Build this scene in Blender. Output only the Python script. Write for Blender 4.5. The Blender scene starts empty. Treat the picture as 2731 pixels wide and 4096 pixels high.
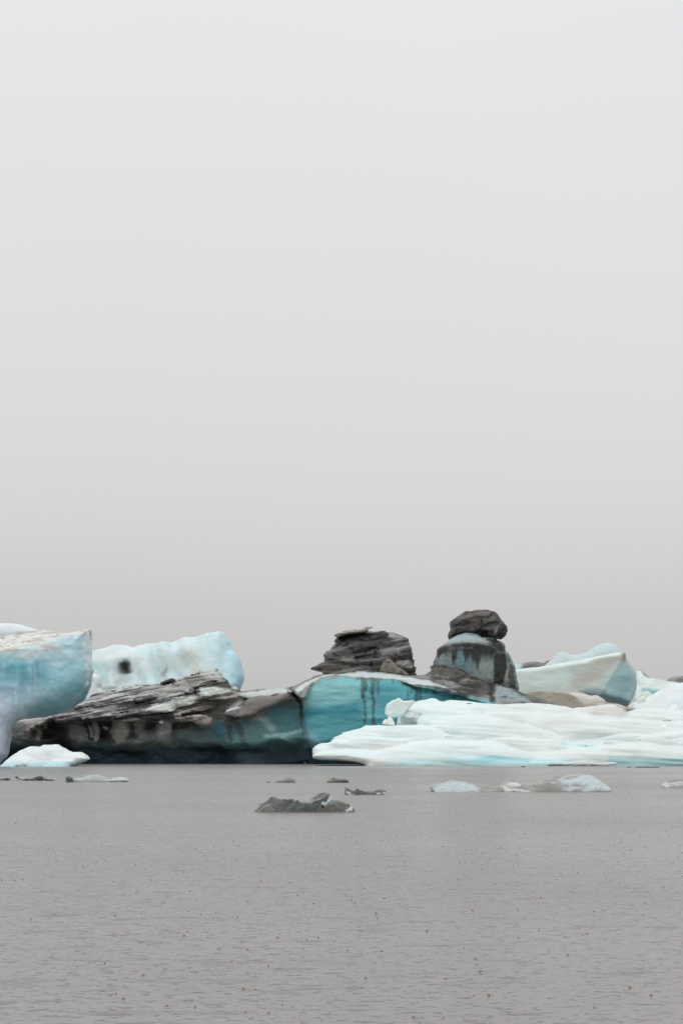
import bpy, math, random
import numpy as np

# ------------------------------------------------------------------ camera, sky, sun, exposure
H_CAM, FPX, CX, YH, W_PX, H_PX = 1.7, 7964.0, 1365.5, 3000.0, 2731.0, 4096.0
scene = bpy.context.scene
cam_d = bpy.data.cameras.new("camera")
cam_d.sensor_fit = 'AUTO'
cam_d.sensor_width = 36.0
cam_d.lens = FPX / H_PX * 36.0
cam_d.shift_y = (YH - H_PX / 2) / H_PX
cam_d.clip_start = 0.5
cam_d.clip_end = 20000
cam = bpy.data.objects.new("camera", cam_d)
cam.location = (0, 0, H_CAM)
cam.rotation_euler = (math.radians(90), 0, 0)
scene.collection.objects.link(cam)
scene.camera = cam

SUN_EL, SUN_AZ = 66.0, 215.0            # high veiled sun behind the camera's left shoulder
world = bpy.data.worlds.new("World")
scene.world = world
world.use_nodes = True
nt = world.node_tree
for n in list(nt.nodes):
    nt.nodes.remove(n)
def wn(t, **k):
    n = nt.nodes.new(t)
    for a, b in k.items():
        setattr(n, a, b)
    return n
sky = wn('ShaderNodeTexSky', sky_type='NISHITA', sun_disc=False,
         sun_elevation=math.radians(SUN_EL), sun_rotation=math.radians(SUN_AZ))
hsv = wn('ShaderNodeHueSaturation')
hsv.inputs['Saturation'].default_value = 0.0
bg_sky = wn('ShaderNodeBackground')
bg_sky.inputs['Strength'].default_value = 0.05
nt.links.new(sky.outputs[0], hsv.inputs['Color'])
nt.links.new(hsv.outputs[0], bg_sky.inputs['Color'])
# the overcast cloud layer: brightness rises from the horizon to the zenith
tc = wn('ShaderNodeTexCoord')
sep = wn('ShaderNodeSeparateXYZ')
nt.links.new(tc.outputs['Generated'], sep.inputs[0])
ramp = wn('ShaderNodeValToRGB')
def lin(r, g, b):
    f = lambda c: (c / 255 / 12.92) if c / 255 <= 0.04045 else ((c / 255 + 0.055) / 1.055) ** 2.4
    return np.array([f(r), f(g), f(b)])
SKY = [(0.0, (194, 193, 192)), (0.05, (198, 197, 196)), (0.08, (203, 202, 201)), (0.125, (211, 210, 209)),
       (0.19, (218, 218, 217)), (0.25, (224, 224, 224)), (0.36, (232, 233, 234))]
el = ramp.color_ramp.elements
while len(el) < len(SKY) + 2:
    el.new(0.5)
for e, (p, c) in zip(el, SKY):
    v = lin(*c) - (0.27 - 0.2 * p)                # what the clear-sky term behind the cloud adds
    e.position = p
    e.color = (*v, 1)
el[len(SKY)].position = 0.6
el[len(SKY)].color = (0.72, 0.73, 0.75, 1)
el[len(SKY) + 1].position = 1.0
el[len(SKY) + 1].color = (0.78, 0.79, 0.81, 1)
# faint cloud mottling
tn = wn('ShaderNodeTexNoise')
tn.inputs['Scale'].default_value = 3.0
tn.inputs['Detail'].default_value = 3.0
mr = wn('ShaderNodeMapRange')
mr.inputs['To Min'].default_value = 0.97
mr.inputs['To Max'].default_value = 1.03
nt.links.new(tc.outputs['Generated'], tn.inputs['Vector'])
nt.links.new(tn.outputs[0], mr.inputs['Value'])
bg_cl = wn('ShaderNodeBackground')
nt.links.new(sep.outputs['Z'], ramp.inputs[0])
nt.links.new(ramp.outputs[0], bg_cl.inputs['Color'])
nt.links.new(mr.outputs[0], bg_cl.inputs['Strength'])
add = wn('ShaderNodeAddShader')
out = wn('ShaderNodeOutputWorld')
nt.links.new(bg_sky.outputs[0], add.inputs[0])
nt.links.new(bg_cl.outputs[0], add.inputs[1])
nt.links.new(add.outputs[0], out.inputs['Surface'])

sun_d = bpy.data.lights.new("sun", 'SUN')
sun_d.energy = 0.5
sun_d.angle = math.radians(40)
sun_d.color = (1.0, 0.97, 0.93)
sun = bpy.data.objects.new("sun", sun_d)
sun.rotation_euler = (math.radians(90 - SUN_EL), 0, math.radians(180 - SUN_AZ))
scene.collection.objects.link(sun)

scene.view_settings.view_transform = 'Standard'
scene.view_settings.look = 'None'
scene.view_settings.exposure = 0.0
scene.view_settings.gamma = 1.0
scene.view_settings.use_curve_mapping = False

# ------------------------------------------------------------------ number helpers
rng = np.random.default_rng(7)

def _hash(ix, iy, iz, seed):
    h = (ix.astype(np.uint32) * np.uint32(374761393) + iy.astype(np.uint32) * np.uint32(668265263)
         + iz.astype(np.uint32) * np.uint32(2147483647) + np.uint32(seed * 974711 + 12345))
    h = (h ^ (h >> np.uint32(13))) * np.uint32(1274126177)
    h = h ^ (h >> np.uint32(16))
    return (h & np.uint32(0xFFFFFF)).astype(np.float32) / np.float32(0xFFFFFF) * 2 - 1

def vnoise(P, seed=0):
    P = np.asarray(P, np.float32)
    I = np.floor(P).astype(np.int64)
    f = P - I
    f = f * f * (3 - 2 * f)
    r = np.zeros(len(P), np.float32)
    for dx in (0, 1):
        wx = f[:, 0] if dx else 1 - f[:, 0]
        for dy in (0, 1):
            wy = f[:, 1] if dy else 1 - f[:, 1]
            for dz in (0, 1):
                wz = f[:, 2] if dz else 1 - f[:, 2]
                r += wx * wy * wz * _hash(I[:, 0] + dx, I[:, 1] + dy, I[:, 2] + dz, seed)
    return r

def fbm(P, scale, seed=0, octaves=4, gain=0.5):
    s = np.asarray(scale, np.float32) * np.ones(3, np.float32)
    r, a, t = 0, 1.0, 0.0
    for o in range(octaves):
        r = r + a * vnoise(P / s * (2 ** o) + 17.3 * o, seed + o)
        t += a
        a *= gain
    return r / t * 1.5

def worley(P, size, seed=0):
    Q = np.asarray(P, np.float32) / np.asarray(size, np.float32)
    I = np.floor(Q).astype(np.int64)
    best = np.full(len(Q), 9.0, np.float32)
    for dx in (-1, 0, 1):
        for dy in (-1, 0, 1):
            for dz in (-1, 0, 1):
                a, b, c = I[:, 0] + dx, I[:, 1] + dy, I[:, 2] + dz
                px = a + 0.5 + 0.45 * _hash(a, b, c, seed)
                py = b + 0.5 + 0.45 * _hash(a, b, c, seed + 1)
                pz = c + 0.5 + 0.45 * _hash(a, b, c, seed + 2)
                d = (Q[:, 0] - px) ** 2 + (Q[:, 1] - py) ** 2 + (Q[:, 2] - pz) ** 2
                best = np.minimum(best, d)
    return np.sqrt(best)

def sstep(a, b, x):
    t = np.clip((x - a) / (b - a), 0, 1)
    return t * t * (3 - 2 * t)

def poly_sd(x, z, pts):
    """signed distance (negative inside) of points to a closed polygon"""
    d = np.full(x.shape, 1e9, np.float32)
    ins = np.zeros(x.shape, bool)
    n = len(pts)
    for i in range(n):
        ax, az = pts[i]
        bx, bz = pts[(i + 1) % n]
        ex, ez = bx - ax, bz - az
        L = ex * ex + ez * ez + 1e-12
        t = np.clip(((x - ax) * ex + (z - az) * ez) / L, 0, 1)
        d = np.minimum(d, (x - ax - t * ex) ** 2 + (z - az - t * ez) ** 2)
        if abs(ez) > 1e-12:
            c = ((az > z) != (bz > z)) & (x < ex * (z - az) / ez + ax)
            ins ^= c
    d = np.sqrt(d)
    return np.where(ins, -d, d)

def line_d(x, z, pts):
    d = np.full(x.shape, 1e9, np.float32)
    for (ax, az), (bx, bz) in zip(pts[:-1], pts[1:]):
        ex, ez = bx - ax, bz - az
        t = np.clip(((x - ax) * ex + (z - az) * ez) / (ex * ex + ez * ez + 1e-12), 0, 1)
        d = np.minimum(d, (x - ax - t * ex) ** 2 + (z - az - t * ez) ** 2)
    return np.sqrt(d)

def chaikin(p):
    o = []
    n = len(p)
    for i in range(n):
        a, b = np.array(p[i], float), np.array(p[(i + 1) % n], float)
        o += [tuple(a * .75 + b * .25), tuple(a * .25 + b * .75)]
    return o

# survey frames: measured outlines are noted in the units of the frame they were measured in
FR = {'px': (0, 0, 1.0), 'c1': (0, 2400, 2.24), 'c3': (1150, 2400, 2.24), 't2': (1650, 2400, 2.6133), 'c5': (2031, 2500, 2.24),
      'c6': (0, 2950, 1.568), 'c7': (900, 3050, 1.96), 'c8': (1700, 3000, 1.5208), 'e1': (1230, 2760, 1.9575),
      'e2': (1930, 2760, 1.9575), 'd1': (50, 2700, 2.609), 'd2': (550, 2660, 2.24), 't1': (1200, 2480, 2.851)}

def w2(pts, Y, slope=0.0, fr='px'):
    """survey points -> world (x, z) on the plane y = Y + slope * z"""
    ox, oy, s = FR[fr]
    r = []
    for a, b in pts:
        px, py = ox + a / s, oy + b / s
        z = 0.0
        for _ in range(25):
            y = Y + slope * z
            zn = H_CAM + (YH - py) * y / FPX
            z = 0.5 * z + 0.5 * zn
        y = Y + slope * z
        r.append(((px - CX) * y / FPX, z))
    return r

# ------------------------------------------------------------------ implicit solids -> mesh
def surface_nets(F, org, h):
    S = F < 0
    sh = tuple(n - 1 for n in F.shape)
    cnt = np.zeros(sh, np.uint8)
    offs = [(i, j, k) for i in (0, 1) for j in (0, 1) for k in (0, 1)]
    for i, j, k in offs:
        cnt += S[i:i + sh[0], j:j + sh[1], k:k + sh[2]]
    act = (cnt > 0) & (cnt < 8)
    ci = np.argwhere(act)
    idx = np.full(sh, -1, np.int32)
    idx[act] = np.arange(len(ci), dtype=np.int32)
    v = {o: F[ci[:, 0] + o[0], ci[:, 1] + o[1], ci[:, 2] + o[2]] for o in offs}
    pos = np.zeros((len(ci), 3), np.float64)
    num = np.zeros(len(ci))
    for a in offs:
        for ax in range(3):
            if a[ax] == 0:
                b = tuple(a[q] + (1 if q == ax else 0) for q in range(3))
                va, vb = v[a], v[b]
                m = (va < 0) != (vb < 0)
                t = np.where(m, va / np.where(m, va - vb, 1), 0)
                p = np.tile(np.array(a, float), (len(ci), 1))
                p[:, ax] += t
                pos += p * m[:, None]
                num += m
    V = np.array(org) + h * (ci + pos / num[:, None])
    faces = []
    for ax in range(3):
        u, w = (ax + 1) % 3, (ax + 2) % 3
        sl = [slice(None)] * 3
        sl[ax] = slice(0, -1)
        s0 = S[tuple(sl)]
        sl[ax] = slice(1, None)
        s1 = S[tuple(sl)]
        e = np.argwhere(s0 != s1)
        ok = (e[:, u] >= 1) & (e[:, w] >= 1) & (e[:, u] < F.shape[u] - 1) & (e[:, w] < F.shape[w] - 1)
        e = e[ok]
        flip = ~s0[e[:, 0], e[:, 1], e[:, 2]]
        q = []
        for du, dw in ((-1, -1), (0, -1), (0, 0), (-1, 0)):
            c = e.copy()
            c[:, u] += du
            c[:, w] += dw
            q.append(idx[c[:, 0], c[:, 1], c[:, 2]])
        q = np.stack(q, 1)
        q[flip] = q[flip][:, ::-1]
        faces.append(q)
    return V, np.concatenate(faces)

class L:
    """one bulging sheet or lobe of ice: an outline, where its front stands, how it leans back and how round its edge is"""
    def __init__(s, pts, fr='px', Y=200.0, slope=0.0, R=1.0, T=6.0, smooth=1, extra=None, warp=0.25, wscale=2.0, xtilt=0.0, k=0.25, backR=None, sil=0.0):
        s.Y, s.slope, s.R, s.T, s.extra, s.warp, s.ws, s.xt, s.k = Y, slope, R, T, extra, warp, wscale, xtilt, k
        p = w2(pts, Y + R + sil, slope, fr)
        for _ in range(smooth):
            p = chaikin(p)
        s.p = p
        hgt = max(q[1] for q in p) - max(0, min(q[1] for q in p))
        s.bR = max(R, min(0.68 * T, T - slope * hgt - 2 * R - 1.0)) if backR is None else backR

def build_solid(layers, h, disp=None, band=1.2, zmin=-0.8, seed=1):
    xs = [q[0] for l in layers for q in l.p]
    zs = [q[1] for l in layers for q in l.p]
    m = 4 * h
    ylo = min(l.Y + l.slope * max(0, min(q[1] for q in l.p)) for l in layers) - m - 2.5 * h
    yhi = max(l.Y + l.T + l.slope * max(0, min(q[1] for q in l.p)) for l in layers) + m
    x0, x1, z0, z1 = min(xs) - m, max(xs) + m, max(min(zs), zmin) - m, max(zs) + m
    X = np.arange(x0, x1, h, dtype=np.float32)
    Yv = np.arange(ylo, yhi, h, dtype=np.float32)
    Z = np.arange(z0, z1, h, dtype=np.float32)
    gx, gz = np.meshgrid(X, Z, indexing='ij')
    flat = np.stack([gx.ravel(), np.zeros(gx.size, np.float32), gz.ravel()], 1)
    F = np.full((len(X), len(Yv), len(Z)), 50.0, np.float32)
    for li, l in enumerate(layers):
        wx = wz = 0
        if l.warp > 0:
            wx = l.warp * fbm(flat, l.ws, seed + 3 * li, 3).reshape(gx.shape)
            wz = l.warp * fbm(flat, l.ws, seed + 3 * li + 50, 3).reshape(gx.shape)
        px = np.array(l.p)
        i0 = max(0, int((px[:, 0].min() - 1.5 - x0) / h)); i1 = min(len(X), int((px[:, 0].max() + 1.5 - x0) / h) + 2)
        k0 = max(0, int((px[:, 1].min() - 1.5 - z0) / h)); k1 = min(len(Z), int((px[:, 1].max() + 1.5 - z0) / h) + 2)
        sub = (slice(i0, i1), slice(k0, k1))
        lx, lz = gx[sub], gz[sub]
        if l.warp > 0:
            s2 = poly_sd(lx + wx[sub], lz + wz[sub], l.p)
        else:
            s2 = poly_sd(lx, lz, l.p)
        d = np.clip(-s2, 0, None)
        e = np.clip(1 - d / max(l.R, 1e-3), 0, 1)
        bul = l.R * (1 - np.sqrt(np.clip(1 - e * e, 0, 1)))
        eb = np.clip(1 - d / max(l.bR, 1e-3), 0, 1)
        bulb = l.bR * (1 - np.sqrt(np.clip(1 - eb * eb, 0, 1)))
        yf = l.Y + l.slope * lz + l.xt * (lx - px[:, 0].mean()) + bul
        if l.extra is not None:
            yf = yf + l.extra(lx, lz)
        yb = np.maximum(l.Y + l.T + l.slope * max(0, px[:, 1].min()) - bulb, yf + 0.05)
        nrm = 1 / math.sqrt(1 + l.slope ** 2)
        f = np.maximum(s2[:, None, :], (yf[:, None, :] - Yv[None, :, None]) * nrm)
        f = np.maximum(f, Yv[None, :, None] - yb[:, None, :])
        G = F[i0:i1, :, k0:k1]
        if l.k > 0:
            hh = np.clip(l.k - np.abs(G - f), 0, None) / l.k
            F[i0:i1, :, k0:k1] = np.minimum(G, f) - hh * hh * l.k * 0.25
        else:
            F[i0:i1, :, k0:k1] = np.minimum(G, f)
    F = np.maximum(F, (zmin - Z)[None, None, :])
    if disp is not None:
        mk = np.abs(F) < band
        ii = np.argwhere(mk)
        P = np.stack([X[ii[:, 0]], Yv[ii[:, 1]], Z[ii[:, 2]]], 1)
        F[mk] += disp(P).astype(np.float32)
    F[0], F[-1], F[:, 0], F[:, -1], F[:, :, 0], F[:, :, -1] = 9, 9, 9, 9, 9, 9
    return surface_nets(F, (x0, ylo, z0), h)

def vert_normals(V, Q):
    n = np.cross(V[Q[:, 2]] - V[Q[:, 0]], V[Q[:, 3]] - V[Q[:, 1]])
    N = np.zeros_like(V)
    for c in range(4):
        np.add.at(N, Q[:, c], n)
    return N / (np.linalg.norm(N, axis=1, keepdims=True) + 1e-9)

def link(name, V, Q, mat, parent=None, tint=None):
    V = np.asarray(V, np.float64)
    me = bpy.data.meshes.new(name)
    nf = len(Q)
    me.vertices.add(len(V))
    me.vertices.foreach_set('co', V.astype(np.float32).ravel())
    k = Q.shape[1]
    me.loops.add(nf * k)
    me.loops.foreach_set('vertex_index', Q.astype(np.int32).ravel())
    me.polygons.add(nf)
    me.polygons.foreach_set('loop_start', np.arange(0, nf * k, k, dtype=np.int32))
    me.polygons.foreach_set('use_smooth', np.ones(nf, bool))
    me.update(calc_edges=True)
    me.validate()
    if tint is not None:
        at = me.attributes.new('tint', 'FLOAT_COLOR', 'POINT')
        c = np.ones((len(V), 4), np.float32)
        c[:, :3] = np.clip(tint[:, :3], 0.003, 0.92)
        if tint.shape[1] > 3:
            c[:, 3] = tint[:, 3]
        at.data.foreach_set('color', c.ravel())
    me.materials.append(mat)
    o = bpy.data.objects.new(name, me)
    scene.collection.objects.link(o)
    if parent is not None:
        o.parent = parent
    return o

def tag(o, label, cat, group=None):
    o['label'] = label
    o['category'] = cat
    if group:
        o['group'] = group
    return o

def empty(name, label, cat, group=None):
    o = bpy.data.objects.new(name, None)
    o.empty_display_size = 1.0
    scene.collection.objects.link(o)
    return tag(o, label, cat, group)

# ------------------------------------------------------------------ colouring of the ice (dirt, ash bands, blue dense ice, some painted light and shade)
def C(r, g, b, e=0.75):
    """an albedo from a colour as seen under this sky (e = share of the light such a face gets)"""
    v = lin(r, g, b) / e
    return v * min(1.0, 0.88 / v.max())

class Paint:
    def __init__(s, V, base, seed=0, warp=0.5, ws=2.5):
        s.V = V
        s.seed = seed
        s.c = np.tile(np.asarray(base, np.float32), (len(V), 1))
        s.x = V[:, 0] + warp * fbm(V, ws, seed + 100, 4)
        s.z = V[:, 2] + warp * 0.6 * fbm(V, ws, seed + 200, 4)
    def mix(s, m, col):
        m = np.clip(m, 0, 1)[:, None]
        s.c = s.c * (1 - m) + np.asarray(col, np.float32) * m
    def poly(s, pts, fr, Y, slope, col, a=1.0, soft=0.5, nz=0.0, ns=2.0):
        d = poly_sd(s.x, s.z, w2(pts, Y, slope, fr))
        s.mix(a * sstep(soft, -soft, d + s._n(nz, ns)), col)
    def stroke(s, pts, fr, Y, slope, col, w=0.3, a=1.0, soft=0.3, nz=0.0, ns=1.0):
        d = line_d(s.x, s.z, w2(pts, Y, slope, fr)) - w
        s.mix(a * sstep(soft, -soft * 0.5, d + s._n(nz, ns)), col)
    def _n(s, nz, ns):
        if nz == 0:
            return 0
        s.seed += 11
        return nz * fbm(s.V, ns, s.seed, 4)
    def noise(s, col, scale, lo, hi, a=1.0, octaves=4, where=None, P=None):
        s.seed += 13
        n = fbm(s.V if P is None else P, scale, s.seed, octaves)
        m = a * sstep(lo, hi, n)
        s.mix(m if where is None else m * where, col)
    def zband(s, z0, z1, col, a=1.0):
        s.mix(a * sstep(z1, z0, s.z), col)
    def vary(s, scale, amt, octaves=4):
        s.seed += 17
        s.c = s.c * (1 + amt * fbm(s.V, scale, s.seed, octaves))[:, None]

# ------------------------------------------------------------------ materials
def new_mat(name):
    m = bpy.data.materials.new(name)
    m.use_nodes = True
    t = m.node_tree
    for n in list(t.nodes):
        t.nodes.remove(n)
    return m, t

def ice_mat(name, rough=0.45, grit=0.25, gscale=6.0, bump=0.15, bdist=0.05, bscale=4.0, spec=0.35, sss=0.0, trans=0.0, streak=None):
    m, t = new_mat(name)
    N = t.nodes.new
    o = N('ShaderNodeOutputMaterial')
    b = N('ShaderNodeBsdfPrincipled')
    at = N('ShaderNodeAttribute'); at.attribute_name = 'tint'
    tcn = N('ShaderNodeTexCoord')
    mp = N('ShaderNodeMapping')
    if streak:
        mp.inputs['Scale'].default_value = streak
    t.links.new(tcn.outputs['Object'], mp.inputs['Vector'])
    n1 = N('ShaderNodeTexNoise'); n1.inputs['Scale'].default_value = gscale; n1.inputs['Detail'].default_value = 7; n1.inputs['Roughness'].default_value = 0.7
    t.links.new(mp.outputs[0], n1.inputs['Vector'])
    r = N('ShaderNodeMapRange'); r.inputs['From Min'].default_value = 0.3; r.inputs['From Max'].default_value = 0.7
    r.inputs['To Min'].default_value = 1 - grit; r.inputs['To Max'].default_value = 1 + grit * 0.6
    t.links.new(n1.outputs[0], r.inputs['Value'])
    gm = N('ShaderNodeMix'); gm.data_type = 'FLOAT'
    gm.inputs[2].default_value = 1.0
    t.links.new(at.outputs['Alpha'], gm.inputs[0]); t.links.new(r.outputs[0], gm.inputs[3])
    mx = N('ShaderNodeVectorMath'); mx.operation = 'SCALE'
    t.links.new(at.outputs['Color'], mx.inputs[0]); t.links.new(gm.outputs[0], mx.inputs['Scale'])
    t.links.new(mx.outputs[0], b.inputs['Base Color'])
    n2 = N('ShaderNodeTexNoise'); n2.inputs['Scale'].default_value = bscale; n2.inputs['Detail'].default_value = 8; n2.inputs['Roughness'].default_value = 0.6
    t.links.new(tcn.outputs['Object'], n2.inputs['Vector'])
    bp = N('ShaderNodeBump'); bp.inputs['Strength'].default_value = bump; bp.inputs['Distance'].default_value = bdist
    t.links.new(n2.outputs[0], bp.inputs['Height']); t.links.new(bp.outputs[0], b.inputs['Normal'])
    b.inputs['Roughness'].default_value = rough
    b.inputs['Specular IOR Level'].default_value = spec
    b.inputs['IOR'].default_value = 1.31
    if sss > 0:
        b.inputs['Subsurface Weight'].default_value = sss
        b.inputs['Subsurface Radius'].default_value = (0.35, 0.55, 0.65)
        b.inputs['Subsurface Scale'].default_value = 1.0
    if trans > 0:
        b.inputs['Transmission Weight'].default_value = trans
    t.links.new(b.outputs[0], o.inputs['Surface'])
    return m

M_SNOW = ice_mat('melting_white_ice', rough=0.5, grit=0.05, bump=0.25, bdist=0.12, bscale=2.0, spec=0.25, streak=(0.3, 0.3, 2.0), gscale=2.5)
M_BLUE = ice_mat('blue_glacier_ice', rough=0.28, grit=0.14, bump=0.25, bdist=0.06, bscale=3.0, spec=0.35, gscale=3.0)
M_DIRT = ice_mat('ash_banded_ice', rough=0.38, grit=0.32, bump=0.7, bdist=0.15, bscale=3.5, spec=0.45, gscale=5.0)
M_CLEAR = ice_mat('clear_brash_ice', rough=0.05, grit=0.2, bump=0.5, bdist=0.025, bscale=9.0, spec=0.6, gscale=14.0, trans=0.35)
M_BRASH = ice_mat('cloudy_brash_ice', rough=0.3, grit=0.25, bump=0.5, bdist=0.03, bscale=9.0, spec=0.5, gscale=9.0, trans=0.25)

# ------------------------------------------------------------------ water
def make_water():
    m, t = new_mat('silty_lagoon_water')
    N = t.nodes.new
    o = N('ShaderNodeOutputMaterial')
    b = N('ShaderNodeBsdfPrincipled')
    tcn = N('ShaderNodeTexCoord')
    b.inputs['Base Color'].default_value = (0.238, 0.224, 0.214, 1)
    b.inputs['Roughness'].default_value = 0.28
    b.inputs['IOR'].default_value = 1.33
    ws = N('ShaderNodeTexNoise'); ws.inputs['Scale'].default_value = 0.06; ws.inputs['Detail'].default_value = 4
    wr = N('ShaderNodeMapRange'); wr.inputs['From Min'].default_value = 0.3; wr.inputs['From Max'].default_value = 0.7
    wr.inputs['To Min'].default_value = 0.2; wr.inputs['To Max'].default_value = 0.36
    t.links.new(tcn.outputs['Object'], ws.inputs['Vector']); t.links.new(ws.outputs[0], wr.inputs['Value']); t.links.new(wr.outputs[0], b.inputs['Roughness'])
    prev = None
    # long swell, wind ripples, then sparse steep wavelets thrown up by the rain
    for sc, det, strg, dist, stx, lo, hi in ((0.35, 3, 0.15, 0.25, 0.7, 0, 1), (3.0, 4, 0.3, 0.06, 0.8, 0, 1), (2.2, 5, 0.7, 0.12, 0.7, 0.57, 0.85),
                                             (6.5, 3, 0.85, 0.045, 0.8, 0.58, 0.8), (14.0, 2, 1.0, 0.035, 0.9, 0.59, 0.8)):
        mp = N('ShaderNodeMapping'); mp.inputs['Scale'].default_value = (stx, 1, 1)
        mp.inputs['Location'].default_value = (sc * 3.1, sc * 1.7, 0)
        t.links.new(tcn.outputs['Object'], mp.inputs['Vector'])
        n = N('ShaderNodeTexNoise'); n.inputs['Scale'].default_value = sc; n.inputs['Detail'].default_value = det
        t.links.new(mp.outputs[0], n.inputs['Vector'])
        mr = N('ShaderNodeMapRange'); mr.inputs['From Min'].default_value = lo; mr.inputs['From Max'].default_value = hi
        mr.interpolation_type = 'SMOOTHSTEP' if lo > 0 else 'LINEAR'
        t.links.new(n.outputs[0], mr.inputs['Value'])
        bp = N('ShaderNodeBump'); bp.inputs['Strength'].default_value = strg; bp.inputs['Distance'].default_value = dist
        t.links.new(mr.outputs[0], bp.inputs['Height'])
        if prev is not None:
            t.links.new(prev.outputs[0], bp.inputs['Normal'])
        prev = bp
    t.links.new(prev.outputs[0], b.inputs['Normal'])
    t.links.new(b.outputs[0], o.inputs['Surface'])
    V = np.array([(-6000, -60, 0), (6000, -60, 0), (6000, 9000, 0), (-6000, 9000, 0)], float)
    w = link('lagoon_water', V, np.array([[0, 1, 2, 3]]), m)
    w['kind'] = 'structure'
    return w
make_water()

def make_splashes():
    """raindrops striking the water: small jets with a ring at the foot"""
    m, t = new_mat('splash_water')
    o = t.nodes.new('ShaderNodeOutputMaterial')
    b = t.nodes.new('ShaderNodeBsdfPrincipled')
    b.inputs['Base Color'].default_value = (0.2, 0.175, 0.17, 1)
    b.inputs['Roughness'].default_value = 0.25
    b.inputs['IOR'].default_value = 1.33
    t.links.new(b.outputs[0], o.inputs['Surface'])
    prof = [(0.027, -0.003), (0.021, 0.004), (0.017, 0.013), (0.014, 0.022), (0.008, 0.030), (0.0005, 0.033)]
    ns = 7
    ring = []
    for r, z in prof:
        for a in range(ns):
            ring.append((r * math.cos(a * 2 * math.pi / ns), r * math.sin(a * 2 * math.pi / ns), z))
    ring = np.array(ring)
    q = []
    for j in range(len(prof) - 1):
        for a in range(ns):
            q.append((j * ns + a, j * ns + (a + 1) % ns, (j + 1) * ns + (a + 1) % ns, (j + 1) * ns + a))
    q = np.array(q)
    n = 8000
    d = np.sqrt(rng.uniform(11.0 ** 2, 110.0 ** 2, n))
    x = rng.uniform(-0.21, 0.21, n) * d
    s = rng.uniform(0.25, 1.0, n) ** 1.8 * 0.66
    hs = rng.uniform(0.4, 1.0, n)
    VV = ring[None] * s[:, None, None] * np.stack([np.ones(n), np.ones(n), hs], 1)[:, None, :]
    VV = VV + np.stack([x, d, np.zeros(n)], 1)[:, None, :]
    QQ = q[None] + (np.arange(n) * len(ring))[:, None, None]
    sp = link('rain_splashes', VV.reshape(-1, 3), QQ.reshape(-1, 4), m)
    sp['kind'] = 'stuff'
    sp['label'] = 'tiny dark raindrop splashes dotting the grey lagoon water'
make_splashes()

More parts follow.
